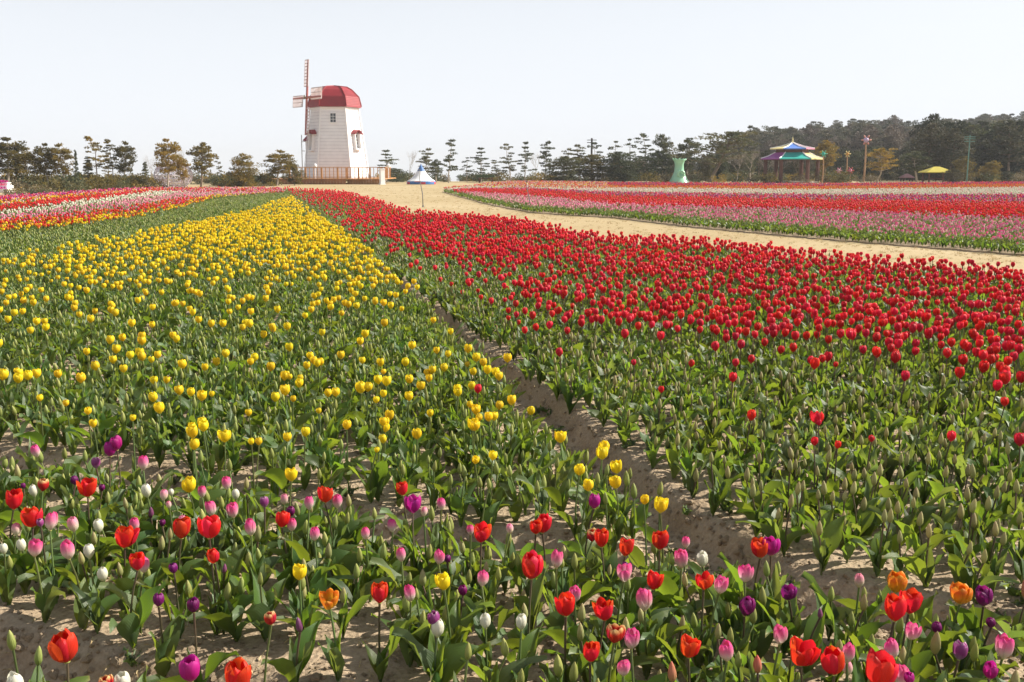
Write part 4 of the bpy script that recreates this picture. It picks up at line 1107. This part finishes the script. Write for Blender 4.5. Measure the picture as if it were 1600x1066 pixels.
def obox(mb, o_, t, up, n_, cx, cz, w, h, d, mat=0, d0=0.0):
    P = []
    for dd in (d0, d0+d):
        for sx_, sz_ in ((-1, -1), (1, -1), (1, 1), (-1, 1)):
            P.append(tuple(o_ + t*(cx+sx_*w/2) + up*(cz+sz_*h/2) + n_*dd))
    b = len(mb.v); mb.v += P
    for q in ((0, 3, 2, 1), (4, 5, 6, 7), (0, 1, 5, 4), (1, 2, 6, 5), (2, 3, 7, 6), (3, 0, 4, 7)):
        mb.f.append(tuple(b+i for i in q)); mb.m.append(mat); mb.uv.append(((0, 0),)*4)
def mill_window(k, zc, w, h, cx=0.0, hood=False, rows=3, cols=2):
    m, t, up, n_ = face_frame(k, zc)
    gl = MB(); obox(gl, m, t, up, n_, cx, 0, w, h, .03, 0, .03); win = gl.obj('window', [M_glass], mill)
    fr = MB(); e = .07
    for sx_ in (-1, 1): obox(fr, m, t, up, n_, cx+sx_*(w/2+e/2), 0, e, h+2*e, .10, 0, .02)
    for sz_ in (-1, 1): obox(fr, m, t, up, n_, cx, sz_*(h/2+e/2), w, e, .098, 0, .02)
    fr.obj('window_frame', [M_trim], win)
    br = MB()
    for i in range(1, cols): obox(br, m, t, up, n_, cx-w/2+w*i/cols, 0, .035, h, .02, 0, .062)
    for i in range(1, rows): obox(br, m, t, up, n_, cx, -h/2+h*i/rows, w, .03, .018, 0, .062)
    br.obj('glazing_bar', [M_trim], win)
    if hood:
        hd = MB(); W2 = w/2+.42; z0_ = h/2+.12
        prof = [(-W2, z0_), (-W2*.62, z0_+.26), (-W2*.22, z0_+.40), (W2*.22, z0_+.40), (W2*.62, z0_+.26), (W2, z0_)]
        for (xa, za), (xb, zc2) in zip(prof, prof[1:]):
            p = [m+t*(cx+xa)+up*za+n_*.0, m+t*(cx+xb)+up*zc2, m+t*(cx+xb)+up*(zc2-.10)+n_*.55, m+t*(cx+xa)+up*(za-.10)+n_*.55]
            hd.face(p); hd.face([q-up*.05 for q in p][::-1]); hd.face([p[3], p[2], p[2]-up*.06, p[3]-up*.06])
        hd.obj('window_hood', [M_roof], win)
        bw = MB()
        for s in (-1, 1): obox(bw, m, t, up, n_, cx+s*(w/2+.15), -.02, .10, h+.2, .34, 0, .0)
        obox(bw, m, t, up, n_, cx, -h/2-.13, w+.4, .10, .36, 0, .0)
        bw.obj('bay_side', [M_trim], win)
mill_window(0, ZA(186, YW), .52, .86)
mill_window(5, ZA(223, YW), .50, 1.45, .0, True, 4)
mill_window(1, ZA(222, YW), .55, 1.35, .0, True, 4)
# porch on the left back face
m, t, up, n_ = face_frame(4, ZA(228, YW))
pb_ = MB(); 
for s in (-1, 1): obox(pb_, m, t, Vector((0, 0, 1)), n_, s*.55, -1.3, .09, 3.6, .09, 0, .75)
obox(pb_, m, t, Vector((0, 0, 1)), n_, 0, -1.3, 1.2, 3.4, .7, 0, .0)
pch = pb_.obj('porch', [M_white], mill)
rf_ = MB()
for s in (-1, 1):
    p = [m+Vector((0, 0, 1.05)), m+t*s*.85+Vector((0, 0, .5)), m+t*s*.85+n_*1.0+Vector((0, 0, .45)), m+n_*1.0+Vector((0, 0, 1.0))]
    rf_.face(p if s < 0 else p[::-1]); rf_.face([q-Vector((0, 0, .07)) for q in (p if s > 0 else p[::-1])])
rf_.obj('porch_roof', [M_roof], pch)
# cap
prof = [(zt-.10, 40.5), (zt+.0, 40.0), (ZA(152, YW), 36.5), (ZA(141, YW), 26.5), (ZA(136.5, YW), 19), (ZA(134.5, YW), 0.4)]
def capc(k, j, grow=0, zs=0):
    z, r = prof[j]; a = rot+R(30)+k*R(60); r = r*pxm/.995+grow
    return Vector((r*math.cos(a), r*math.sin(a), z+zs))
for k in range(6):
    mb = MB()
    for j in range(len(prof)-1):
        nrow = 6 if j in (1, 2) else 1
        for i in range(nrow):
            A, B, Cc, D = capc(k-1, j), capc(k, j), capc(k, j+1), capc(k-1, j+1)
            a, b, c, d = A.lerp(D, i/nrow), B.lerp(Cc, i/nrow), B.lerp(Cc, (i+1)/nrow), A.lerp(D, (i+1)/nrow)
            og = Vector((a.x+b.x, a.y+b.y, 0)).normalized()*(.03 if nrow > 1 else 0)
            if nrow > 1:
                a2, b2 = a.lerp(d, .16), b.lerp(c, .16); mb.face([a2+og, b2+og, c+og*.4, d+og*.4]); mb.face([a, b, b2, a2], 1); mb.face([a2, b2, b2+og, a2+og], 1)  # plank gaps painted in the ridge red as shade lines
            else: mb.face([a+og, b+og, c, d])
    mb.face([capc(k-1, 0), capc(k, 0), Vector((0, 0, zt-.1))][::-1])
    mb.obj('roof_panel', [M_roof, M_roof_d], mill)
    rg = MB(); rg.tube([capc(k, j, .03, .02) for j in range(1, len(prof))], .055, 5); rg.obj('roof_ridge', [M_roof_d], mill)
mb = MB(); mb.lathe([(rt*.97, zt-.35), (rt*1.06, zt-.30), (rt*1.06, zt-.12), (rt*.9, zt-.11)], 6); o = mb.obj('eaves_band', [M_trim], mill); o.rotation_euler = (0, 0, rot+R(30))
# sails: the axle points to the left and a little towards the camera
ax = Vector((-.86, -.50, .06)).normalized()
hub = Vector((XA(479.5, YW-1.5, 152)-wx, -1.5, ZA(152.5, YW-1.5)))
sails = empty('sails', (0, 0, 0)); sails.parent = mill
mb = MB(); mb.tube([hub-ax*(-.25), hub+ax*.30], .22, 10); mb.tube([hub-ax*2.6, hub+ax*.1], .10, 8); mb.obj('hub', [M_brass], sails, True)
hz = Vector((0, 0, 1)).cross(ax).normalized(); vt_ = ax.cross(hz).normalized()
for k in range(4):
    a = R(90*k+1.5); d = hz*math.sin(a)+vt_*math.cos(a); s = ax.cross(d).normalized()*(1 if True else -1)
    L = 55*pxm; bl = MB()
    if k % 2: L = 64*pxm
    bl.tube([hub, hub+d*L], [.13, .08], 5, 1)
    w0 = .85
    for side, ww in ((s, w0), (-s, .22)):
        for q in ((1.0,) if side is s else (1.0,)):
            bl.tube([hub+d*L*.30+side*ww*q, hub+d*L+side*ww*q], .045, 4)
    for i in range(9):
        p = hub+d*L*(.30+.70*i/8); bl.tube([p-s*.22, p+s*w0], .048, 4)
    bl.tube([hub+d*L*.30+s*w0*.5, hub+d*L+s*w0*.5], .035, 4)
    bl.obj('sail', [M_sail, M_spar], sails)
# deck, skirt and railing round the mill
dk = empty('wooden_deck', (wx, YW, 0), 'brown wooden deck with railing round the windmill foot', 'deck')
xl, xr = (436-524)*pxm, (608-524)*pxm; xf = (552-524)*pxm
yf = -5.6
mb = MB(); mb.box(((xl+xr)/2, -.6, DECK-.04), (xr-xl, 10, .08)); mb.obj('deck_floor', [M_deck], dk)
mb = MB(); 
xm = (470-524)*pxm
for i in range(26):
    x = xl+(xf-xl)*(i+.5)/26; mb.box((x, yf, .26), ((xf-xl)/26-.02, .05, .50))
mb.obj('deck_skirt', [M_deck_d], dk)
mb = MB()
for i in range(14):
    x = xf+(xr-xf)*(i+.5)/14; mb.box((x, yf+.8, .26), ((xr-xf)/14-.02, .05, .50))
mb.obj('deck_skirt', [M_deck], dk)
def post(x, y, h, w=.11, m_=None): 
    b = MB(); b.box((x, y, DECK+h/2), (w, w, h)); b.obj('post', [m_ or M_deck], dk)
rail_h = ZA(261.5, YW+yf)-DECK
n1 = 15
for i in range(n1):
    x = xm+(xf-xm)*i/(n1-1); thick = i % 4 == 0
    post(x, yf+.02, rail_h-.05, .16 if thick else .06)
for i in range(11):
    x = xf+(xr-xf)*i/10; post(x, yf+.85, rail_h-.05, .16 if i % 3 == 0 else .06)
for i in range(5):
    post(xr-.1, yf+1.4+i*1.1, rail_h-.05, .14 if i % 2 else .08)
for (xa, xb, yy) in ((xm, xf, yf+.02), (xf, xr, yf+.85)):
    mb = MB(); mb.box(((xa+xb)/2, yy, DECK+rail_h), (xb-xa+.1, .14, .07)); mb.obj('handrail', [M_deck], dk)
    mb = MB(); mb.box(((xa+xb)/2, yy, DECK+.14), (xb-xa, .05, .06)); mb.obj('lower_rail', [M_deck], dk)
mb = MB(); mb.box((xr-.1, yf+3.6, DECK+rail_h), (.14, 5, .07)); mb.obj('handrail', [M_deck], dk)
for (uu, lab) in ((491, 'small white post lamp on the deck before the mill wall'), (606, 'small white post lamp on the right corner of the deck')):
    e = empty('post_lamp', (XA(uu, YW-5.6), YW-5.0, DECK), lab, 'lamp', 'white post lamps on the deck')
    b = MB(); b.tube([(0, 0, 0), (0, 0, 1.05)], .04, 6); b.obj('pole', [M_trim], e)
    b = MB(); b.lathe([(.05, 1.0), (.17, 1.08), (.19, 1.25), (.12, 1.38), (.02, 1.42)], 10); b.obj('lamp_head', [M_trim], e, True)
# white pillar with a post-box look by the deck corner
e = empty('white_pillar', (XA(597, 96), 96, 0), 'square white pillar standing in front of the right end of the deck', 'pillar', None, R(28))
b = MB(); b.box((0, 0, .78), (.42, .42, 1.3)); b.obj('shaft', [M_trim], e)
b = MB(); b.box((0, 0, .06), (.52, .52, .12)); b.obj('base', [M_trim], e)
b = MB(); b.box((0, 0, 1.46), (.50, .50, .07)); b.obj('cap', [M_trim], e)
# tall thin grey pole at the left side of the mill
e = empty('thin_pole', (XA(473, 99), 99, 0), 'thin grey metal pole at the left side of the windmill', 'pole')
b = MB(); b.tube([(0, 0, 0), (0, 0, 2.6), (.02, 0, ZA(211, 99))], .045, 6); b.obj('pole', [M_iron], e)
b = MB(); b.tube([(0, 0, ZA(222, 99)), (.35, .1, ZA(221, 99))], .03, 5); b.tube([(0, 0, ZA(236, 99)), (.3, .1, ZA(236, 99))], .03, 5); b.obj('bracket', [M_iron], e)

# ------------------------------------------------------------------ lattice ball
YB = 84; e = empty('lattice_ball', (XA(271, YB), YB, 0), 'big flattened white and lilac lattice ball among the pines', 'sculpture')
import bmesh
bm = bmesh.new(); bmesh.ops.create_icosphere(bm, subdivisions=3, radius=1.0)
fr = MB(); rx_, rz_ = 28.5*YB/FOC, 21*YB/FOC
for ed in bm.edges:
    a, b = (Vector((v.co.x*rx_, v.co.y*rx_, v.co.z*rz_+rz_*.86)) for v in ed.verts)
    if min(a.z, b.z) < -.05: continue
    fr.tube([a, b], .04, 3, 0, False)
fr.obj('lattice', [simple('white_lattice', (.80, .76, .82), .5, .1)], e)
fl = MB(); g = random.Random(8)
for fc in bm.faces:
    if g.random() < .62:
        c = fc.calc_center_median(); c = Vector((c.x*rx_, c.y*rx_, c.z*rz_+rz_*.86))*1.0
        if c.z < .05: continue
        n_ = Vector((c.x, c.y, (c.z-rz_*.86))).normalized(); t = n_.orthogonal().normalized(); s = n_.cross(t)
        r = g.uniform(.07, .13); k0 = g.randrange(2)
        for q in range(5):
            a = q*1.2566; p = c+(t*math.cos(a)+s*math.sin(a))*r
            fl.face([p+n_*.03+(t*math.cos(a+j*2.1)+s*math.sin(a+j*2.1))*r*.55 for j in range(3)], k0)
fl.obj('flower_ornament', [simple('lilac_paint', (.55, .42, .60), .5, .1), simple('rose_paint', (.66, .40, .46), .5, .1)], e)
bm.free()

# ------------------------------------------------------------------ blue and white tent
YT = 98; e = empty('tent', (XA(658, YT), YT, 0), 'white peaked tent with a blue top and a blue and red hem', 'tent')
k = YT/FOC
M_tw = simple('tent_white', (.80, .82, .85), .6, .04, 1); M_tb = simple('tent_blue', (.05, .16, .42), .5, .1, 1); M_tr = simple('tent_red', (.45, .05, .08), .5, .1, 1)
z0_ = ZA(284.5, YT)
zz = lambda v: ZA(v, YT)
b = MB(); b.lathe([(22*k, zz(283)), (16.5*k, zz(279.5)), (11.5*k, zz(275)), (8.2*k, zz(270.5)), (6.3*k, zz(267.5))], 16); b.obj('canopy', [M_tw], e)
b = MB(); b.lathe([(6.4*k, zz(267.8)), (3.8*k, zz(263)), (1.5*k, zz(259)), (.3*k, zz(256))], 16); b.obj('peak', [M_tb], e)
b = MB(); b.lathe([(22.4*k, .02), (22.4*k, zz(284.4)), (22.0*k, zz(283))], 32, 0); 
b.m = [(1 if (i//2) % 3 == 0 else 0) for i in range(len(b.f))]
b.obj('hem', [M_tb, M_tr], e)
b = MB()
for q in range(8):
    a = q*math.pi/4; b.tube([(21.5*k*math.cos(a), 21.5*k*math.sin(a), -.1), (21.5*k*math.cos(a), 21.5*k*math.sin(a), zz(284))], .03, 5)
b.obj('tent_pole', [M_iron], e)

# thin posts beside the path
for (ut, vt2, ub, vb, lab) in ((655, 266, 661, 324, 'thin bent grey post rising from the path in front of the tent'), (823, 284, 828, 330, 'thin grey post at the edge of the striped field')):
    x, y = G(ub, vb); xt = XA(ut, y, vt2); ztp = ZA(vt2, y)
    e = empty('garden_post', (x, y, 0), lab, 'post', 'thin posts beside the path')
    b = MB(); b.tube([(0, 0, -.05), (-.01, 0, ztp*.35), ((xt-x)*.8, 0, ztp*.72), (xt-x, 0, ztp)], [.022, .02, .016, .014], 6); b.obj('rod', [M_iron], e, True)
    b = MB(); b.tube([(0, 0, -.02), (0, 0, .14 if ub > 700 else .08)], .05 if ub > 700 else .035, 8); b.obj('foot', [M_iron], e)
    b = MB(); b.box((xt-x, 0, ztp+.015), (.06, .03, .05)); b.obj('tip', [M_iron], e)

# ------------------------------------------------------------------ green vase sculpture
YV = 108; k = YV/FOC; e = empty('vase_sculpture', (XA(1061, YV), YV, 0), 'big pale green vase-shaped sculpture with a ring on its belly', 'sculpture')
M_cel = simple('celadon_glaze', (.30, .58, .40), .3, .12, 1.5, .15, spec=.6)
zz = lambda v: ZA(v, YV)
b = MB()
b.lathe([(16.5*k, 0), (15.5*k, zz(284)), (12.5*k, zz(279)), (9*k, zz(272.5)), (7.6*k, zz(268)), (7*k, zz(263)), (6.8*k, zz(257)), (8.2*k, zz(252)), (10*k, zz(248.8)), (9.3*k, zz(248.6)), (6.5*k, zz(253))], 24, 0,
        lambda t, f: 1+.05*math.sin(5*t)*f)
b.obj('vase_body', [M_cel], e, True)
b = MB()
b.tube([(1.2*k+4.6*k*math.cos(t*.3), -9.6*k*(1.02), zz(272)+4.6*k*math.sin(t*.3)) for t in range(22)], .15, 6); b.obj('ring', [M_cel], e, True)
b = MB()
for q in range(10):
    a = q*.628; b.tube([(9*k*math.cos(a), 9*k*math.sin(a), zz(250)), (10.5*k*math.cos(a+.2), 10.5*k*math.sin(a+.2), zz(247.6))], [.10, .05], 5)
b.obj('rim_petals', [M_cel], e)

# ------------------------------------------------------------------ two-tier pavilion
YP = 108; k = YP/FOC; e = empty('pavilion', (XA(1236, YP), YP, 0), 'six-sided open pavilion with a two-tier roof in painted colours', 'pavilion')
zz = lambda v: ZA(v, YP)
colr = {'yel': simple('paint_yellow', (.72, .62, .28), .5, .08, 1), 'blu': simple('paint_blue', (.10, .22, .62), .5, .08, 1), 'pnk': simple('paint_pink', (.66, .24, .34), .5, .08, 1),
        'pur': simple('paint_purple', (.36, .08, .36), .5, .08, 1), 'tea': simple('paint_teal', (.04, .42, .36), .5, .08, 1), 'org': simple('paint_orange', (.62, .25, .08), .5, .08, 1)}
M_pwood = simple('pavilion_wood', (.11, .045, .034), .6, .2, 2)
ro = R(-90-8)
def hexa(r, j, z): a = ro+R(30)+j*R(60); return Vector((r*math.cos(a), r*math.sin(a), z))
for (r1, v1, r2, v2, cols, nm) in ((46.5, 248, 25, 238.5, ('tea', 'yel', 'org', 'pnk', 'blu', 'pur'), 'lower_roof_panel'), (33.5, 232.3, .8, 223.5, ('blu', 'pnk', 'tea', 'pur', 'org', 'yel'), 'upper_roof_panel')):
    for j in range(6):
        mb = MB(); A, B = hexa(r1*k, j-1, zz(v1)), hexa(r1*k, j, zz(v1)); c_, d_ = hexa(r2*k, j, zz(v2)), hexa(r2*k, j-1, zz(v2))
        md = lambda p, q, f: p.lerp(q, f)
        sag = Vector((0, 0, -.10))
        A1, B1 = A.lerp(d_, .5)+sag, B.lerp(c_, .5)+sag
        mb.face([A, B, B1, A1]); mb.face([A1, B1, c_, d_])
        dn = Vector((0, 0, -.10)); mb.face([B+dn, A+dn, A1+dn, B1+dn]); mb.face([A, A+dn, B+dn, B])
        mb.obj(nm, [colr[cols[j]]], e)
    for j in range(6):
        rg = MB(); p0, p2 = hexa(r1*k, j, zz(v1)+.03), hexa(r2*k, j, zz(v2)+.03); rg.tube([p0, p0.lerp(p2, .5)+Vector((0, 0, -.09)), p2], .06, 5); rg.obj('roof_ridge', [M_trim], e)
mb = MB(); mb.lathe([(24*k, zz(239)), (24*k, zz(231.5))], 6); o = mb.obj('lantern_band', [M_pwood], e); o.rotation_euler = (0, 0, ro+R(30))
mb = MB(); mb.lathe([(40*k, zz(250.5)), (41*k, zz(250.5)), (41*k, zz(248.2)), (40*k, zz(248.2))], 6); o = mb.obj('eaves_beam', [M_pwood], e); o.rotation_euler = (0, 0, ro+R(30))
for j in range(6):
    p = hexa(39*k, j, 0); mb = MB(); mb.tube([(p.x, p.y, -.05), (p.x, p.y, zz(249))], .21, 8); mb.obj('post', [M_pwood], e)
mb = MB(); mb.lathe([(.12, zz(224)), (.16, zz(222)), (.05, zz(221)), (.09, zz(219.5)), (.02, zz(214))], 8); mb.obj('finial', [colr['yel']], e)
mb = MB(); mb.lathe([(42*k, 0), (42*k, .18), (0.01, .19)], 6); o = mb.obj('plinth', [simple('stone_plinth', (.4, .36, .3), .8)], e); o.rotation_euler = (0, 0, ro+R(30))

# ------------------------------------------------------------------ small shelters and poles far back
def shelter(u, Y, wpx, vpk, vev, label, roofm, flat=False, name='shelter'):
    k = Y/FOC; e = empty(name, (XA(u, Y), Y, 0), label, 'shelter')
    w = wpx*k; zp, ze = ZA(vpk, Y), ZA(vev, Y)
    mb = MB()
    if flat: mb.box((0, 0, (zp+ze)/2), (w, 2.2, zp-ze)); 
    else:
        q = [Vector((sx_*w/2, sy_*w*.4, ze)) for sx_, sy_ in ((-1, -1), (1, -1), (1, 1), (-1, 1))]; r1, r2 = Vector((-w*.10, 0, zp)), Vector((w*.10, 0, zp))
        mb.face([q[0], q[1], r2, r1]); mb.face([q[1], q[2], r2]); mb.face([q[2], q[3], r1, r2]); mb.face([q[3], q[0], r1])
        dn = Vector((0, 0, -.08)); mb.face([p+dn for p in q][::-1])
        for a in range(4): mb.face([q[a], q[a]+dn, q[(a+1) % 4]+dn, q[(a+1) % 4]])
    mb.obj('roof', [roofm], e)
    for sx_ in (-1, 1):
        for sy_ in (-1, 1):
            b = MB(); b.box((sx_*w*.36, sy_*(.8 if flat else w*.27), ze/2-.03), (.12, .12, ze-.04)); b.obj('post', [M_pwood], e)
    b = MB(); b.box((0, .1, .45), (w*.55, .5, .08)); b.obj('bench', [M_pwood], e)
shelter(1463, 106, 44, 260.5, 269, 'open shelter with a yellow hipped roof and dark posts', simple('roof_yellow', (.50, .42, .05), .5, .12, 1))
shelter(1417, 118, 19, 271.5, 277, 'tiny shelter with a pinkish roof left of the yellow-roofed one', simple('roof_rose', (.42, .22, .22), .6, .1, 1))
shelter(759, 108, 27, 273.5, 276.8, 'low shelter with a dark green flat roof under the layered pines', simple('roof_green', (.03, .055, .02), .7, .2, 1), True)
def far_pole(u, Y, vt2, label, mat, r, arms=()):
    e = empty('utility_pole', (XA(u, Y), Y, 0), label, 'pole'); b = MB(); b.tube([(0, 0, -.05), (0, 0, ZA(vt2, Y))], [r, r*.8], 8); b.obj('pole', [mat], e)
    b = MB()
    for v_ in arms: b.box((0, 0, ZA(v_, Y)), (1.1, .08, .08))
    if arms: b.obj('crossarm', [mat], e)
far_pole(924, 118, 216, 'dark bare pole rising out of the pines left of the vase', simple('pole_dark', (.06, .05, .05), .7), .13, (219, 223))
far_pole(1511, 104, 211, 'slim teal pole with crossarms before the dark evergreens', simple('pole_teal', (.10, .22, .20), .5), .07, (214, 217, 221))
def flower_pole(u, Y, vtop, r, colA, colB, label, tall=True):
    k = Y/FOC; e = empty('flower_ornament_pole', (XA(u, Y), Y, 0), label, 'ornament', 'ornament poles beyond the striped field')
    zt_ = ZA(vtop, Y); b = MB(); b.tube([(0, 0, -.05), (.05, 0, zt_*.5), (0, 0, zt_-r*k)], [.13 if tall else .09, .10 if tall else .07, .07 if tall else .05], 8); b.obj('stem', [simple('peach_paint', (.42, .25, .14), .6, .3, 1.5)], e)
    b = MB(); b.lathe([(.02, -r*k), (r*k*.7, -r*k*.7), (r*k, 0), (r*k*.7, r*k*.7), (.02, r*k)], 10); b.obj('flower_heart', [colA], e, True, (0, 0, zt_-r*k*.2))
    for q in range(6):
        a = q*math.pi/3; b = MB(); b.lathe([(.02, 0), (r*k*.35, r*k*.4), (r*k*.25, r*k*.9), (.02, r*k*1.1)], 6); o = b.obj('ornament_petal', [colB], e, True, (math.cos(a)*r*k*.8, -.1, zt_-r*k*.2+math.sin(a)*r*k*.8)); o.rotation_euler = (0, math.pi/2-a, 0)
flower_pole(1350, 112, 218, 4.3, simple('lilac_gloss', (.52, .40, .60), .4), simple('rose_gloss', (.60, .26, .22), .4), 'tall peach pole topped by a lilac flower ornament')
flower_pole(1322, 114, 240, 2.8, simple('orange_gloss', (.62, .34, .08), .4), colr['yel'], 'shorter pole topped by an orange flower ornament', False)
flower_pole(1285, 106, 240, 3.0, colr['tea'], simple('green_gloss', (.10, .40, .22), .4), 'pole with a green flower ornament beside the pavilion', False)
flower_pole(1328, 110, 266, 3.0, colr['pnk'], simple('red_gloss', (.5, .05, .05), .4), 'low pole with a red and pink flower ornament', False)
flower_pole(1310, 112, 266, 2.6, simple('pale_pink_gloss', (.66, .45, .50), .4), colr['pnk'], 'low pole with a pale pink flower ornament', False)

# raised flower stand at the far left
YS = 66; e = empty('flower_stand', (XA(-2, YS), YS, 0), 'white stepped flower stand heaped with magenta blossoms at the far left', 'flower stand')
for q, (zq, wq) in enumerate(((.0, 1.5), (.22, 1.2), (.42, .9))):
    b = MB(); b.box((0, .2*q, zq+.12), (wq, 1.2-.3*q, .2)); b.obj('step', [M_trim], e)
    b = MB(); g = random.Random(q); clump(b, (0, .2*q-.2, zq+.27), wq*.5, .09, 200, g, .09); b.obj('blossoms', [simple('magenta_bloom' if q % 2 == 0 else 'rose_bloom', (.62, .03, .32) if q % 2 == 0 else (.75, .12, .25), .5)], e)['kind'] = 'stuff'

# ------------------------------------------------------------------ air
hz_m = bpy.data.materials.new('air'); hz_m.use_nodes = True; n, l = hz_m.node_tree.nodes, hz_m.node_tree.links; n.clear()
out = n.new('ShaderNodeOutputMaterial'); pv = n.new('ShaderNodeVolumePrincipled'); pv.inputs['Color'].default_value = (.92, .95, 1, 1); pv.inputs['Density'].default_value = .00042
l.new(pv.outputs[0], out.inputs['Volume'])
b = MB(); b.box((50, 1180, -10), (2700, 2560, 86)); o = b.obj('haze', [hz_m]); tag(o, 'thin bright spring haze over the fields', 'haze', kind='stuff')
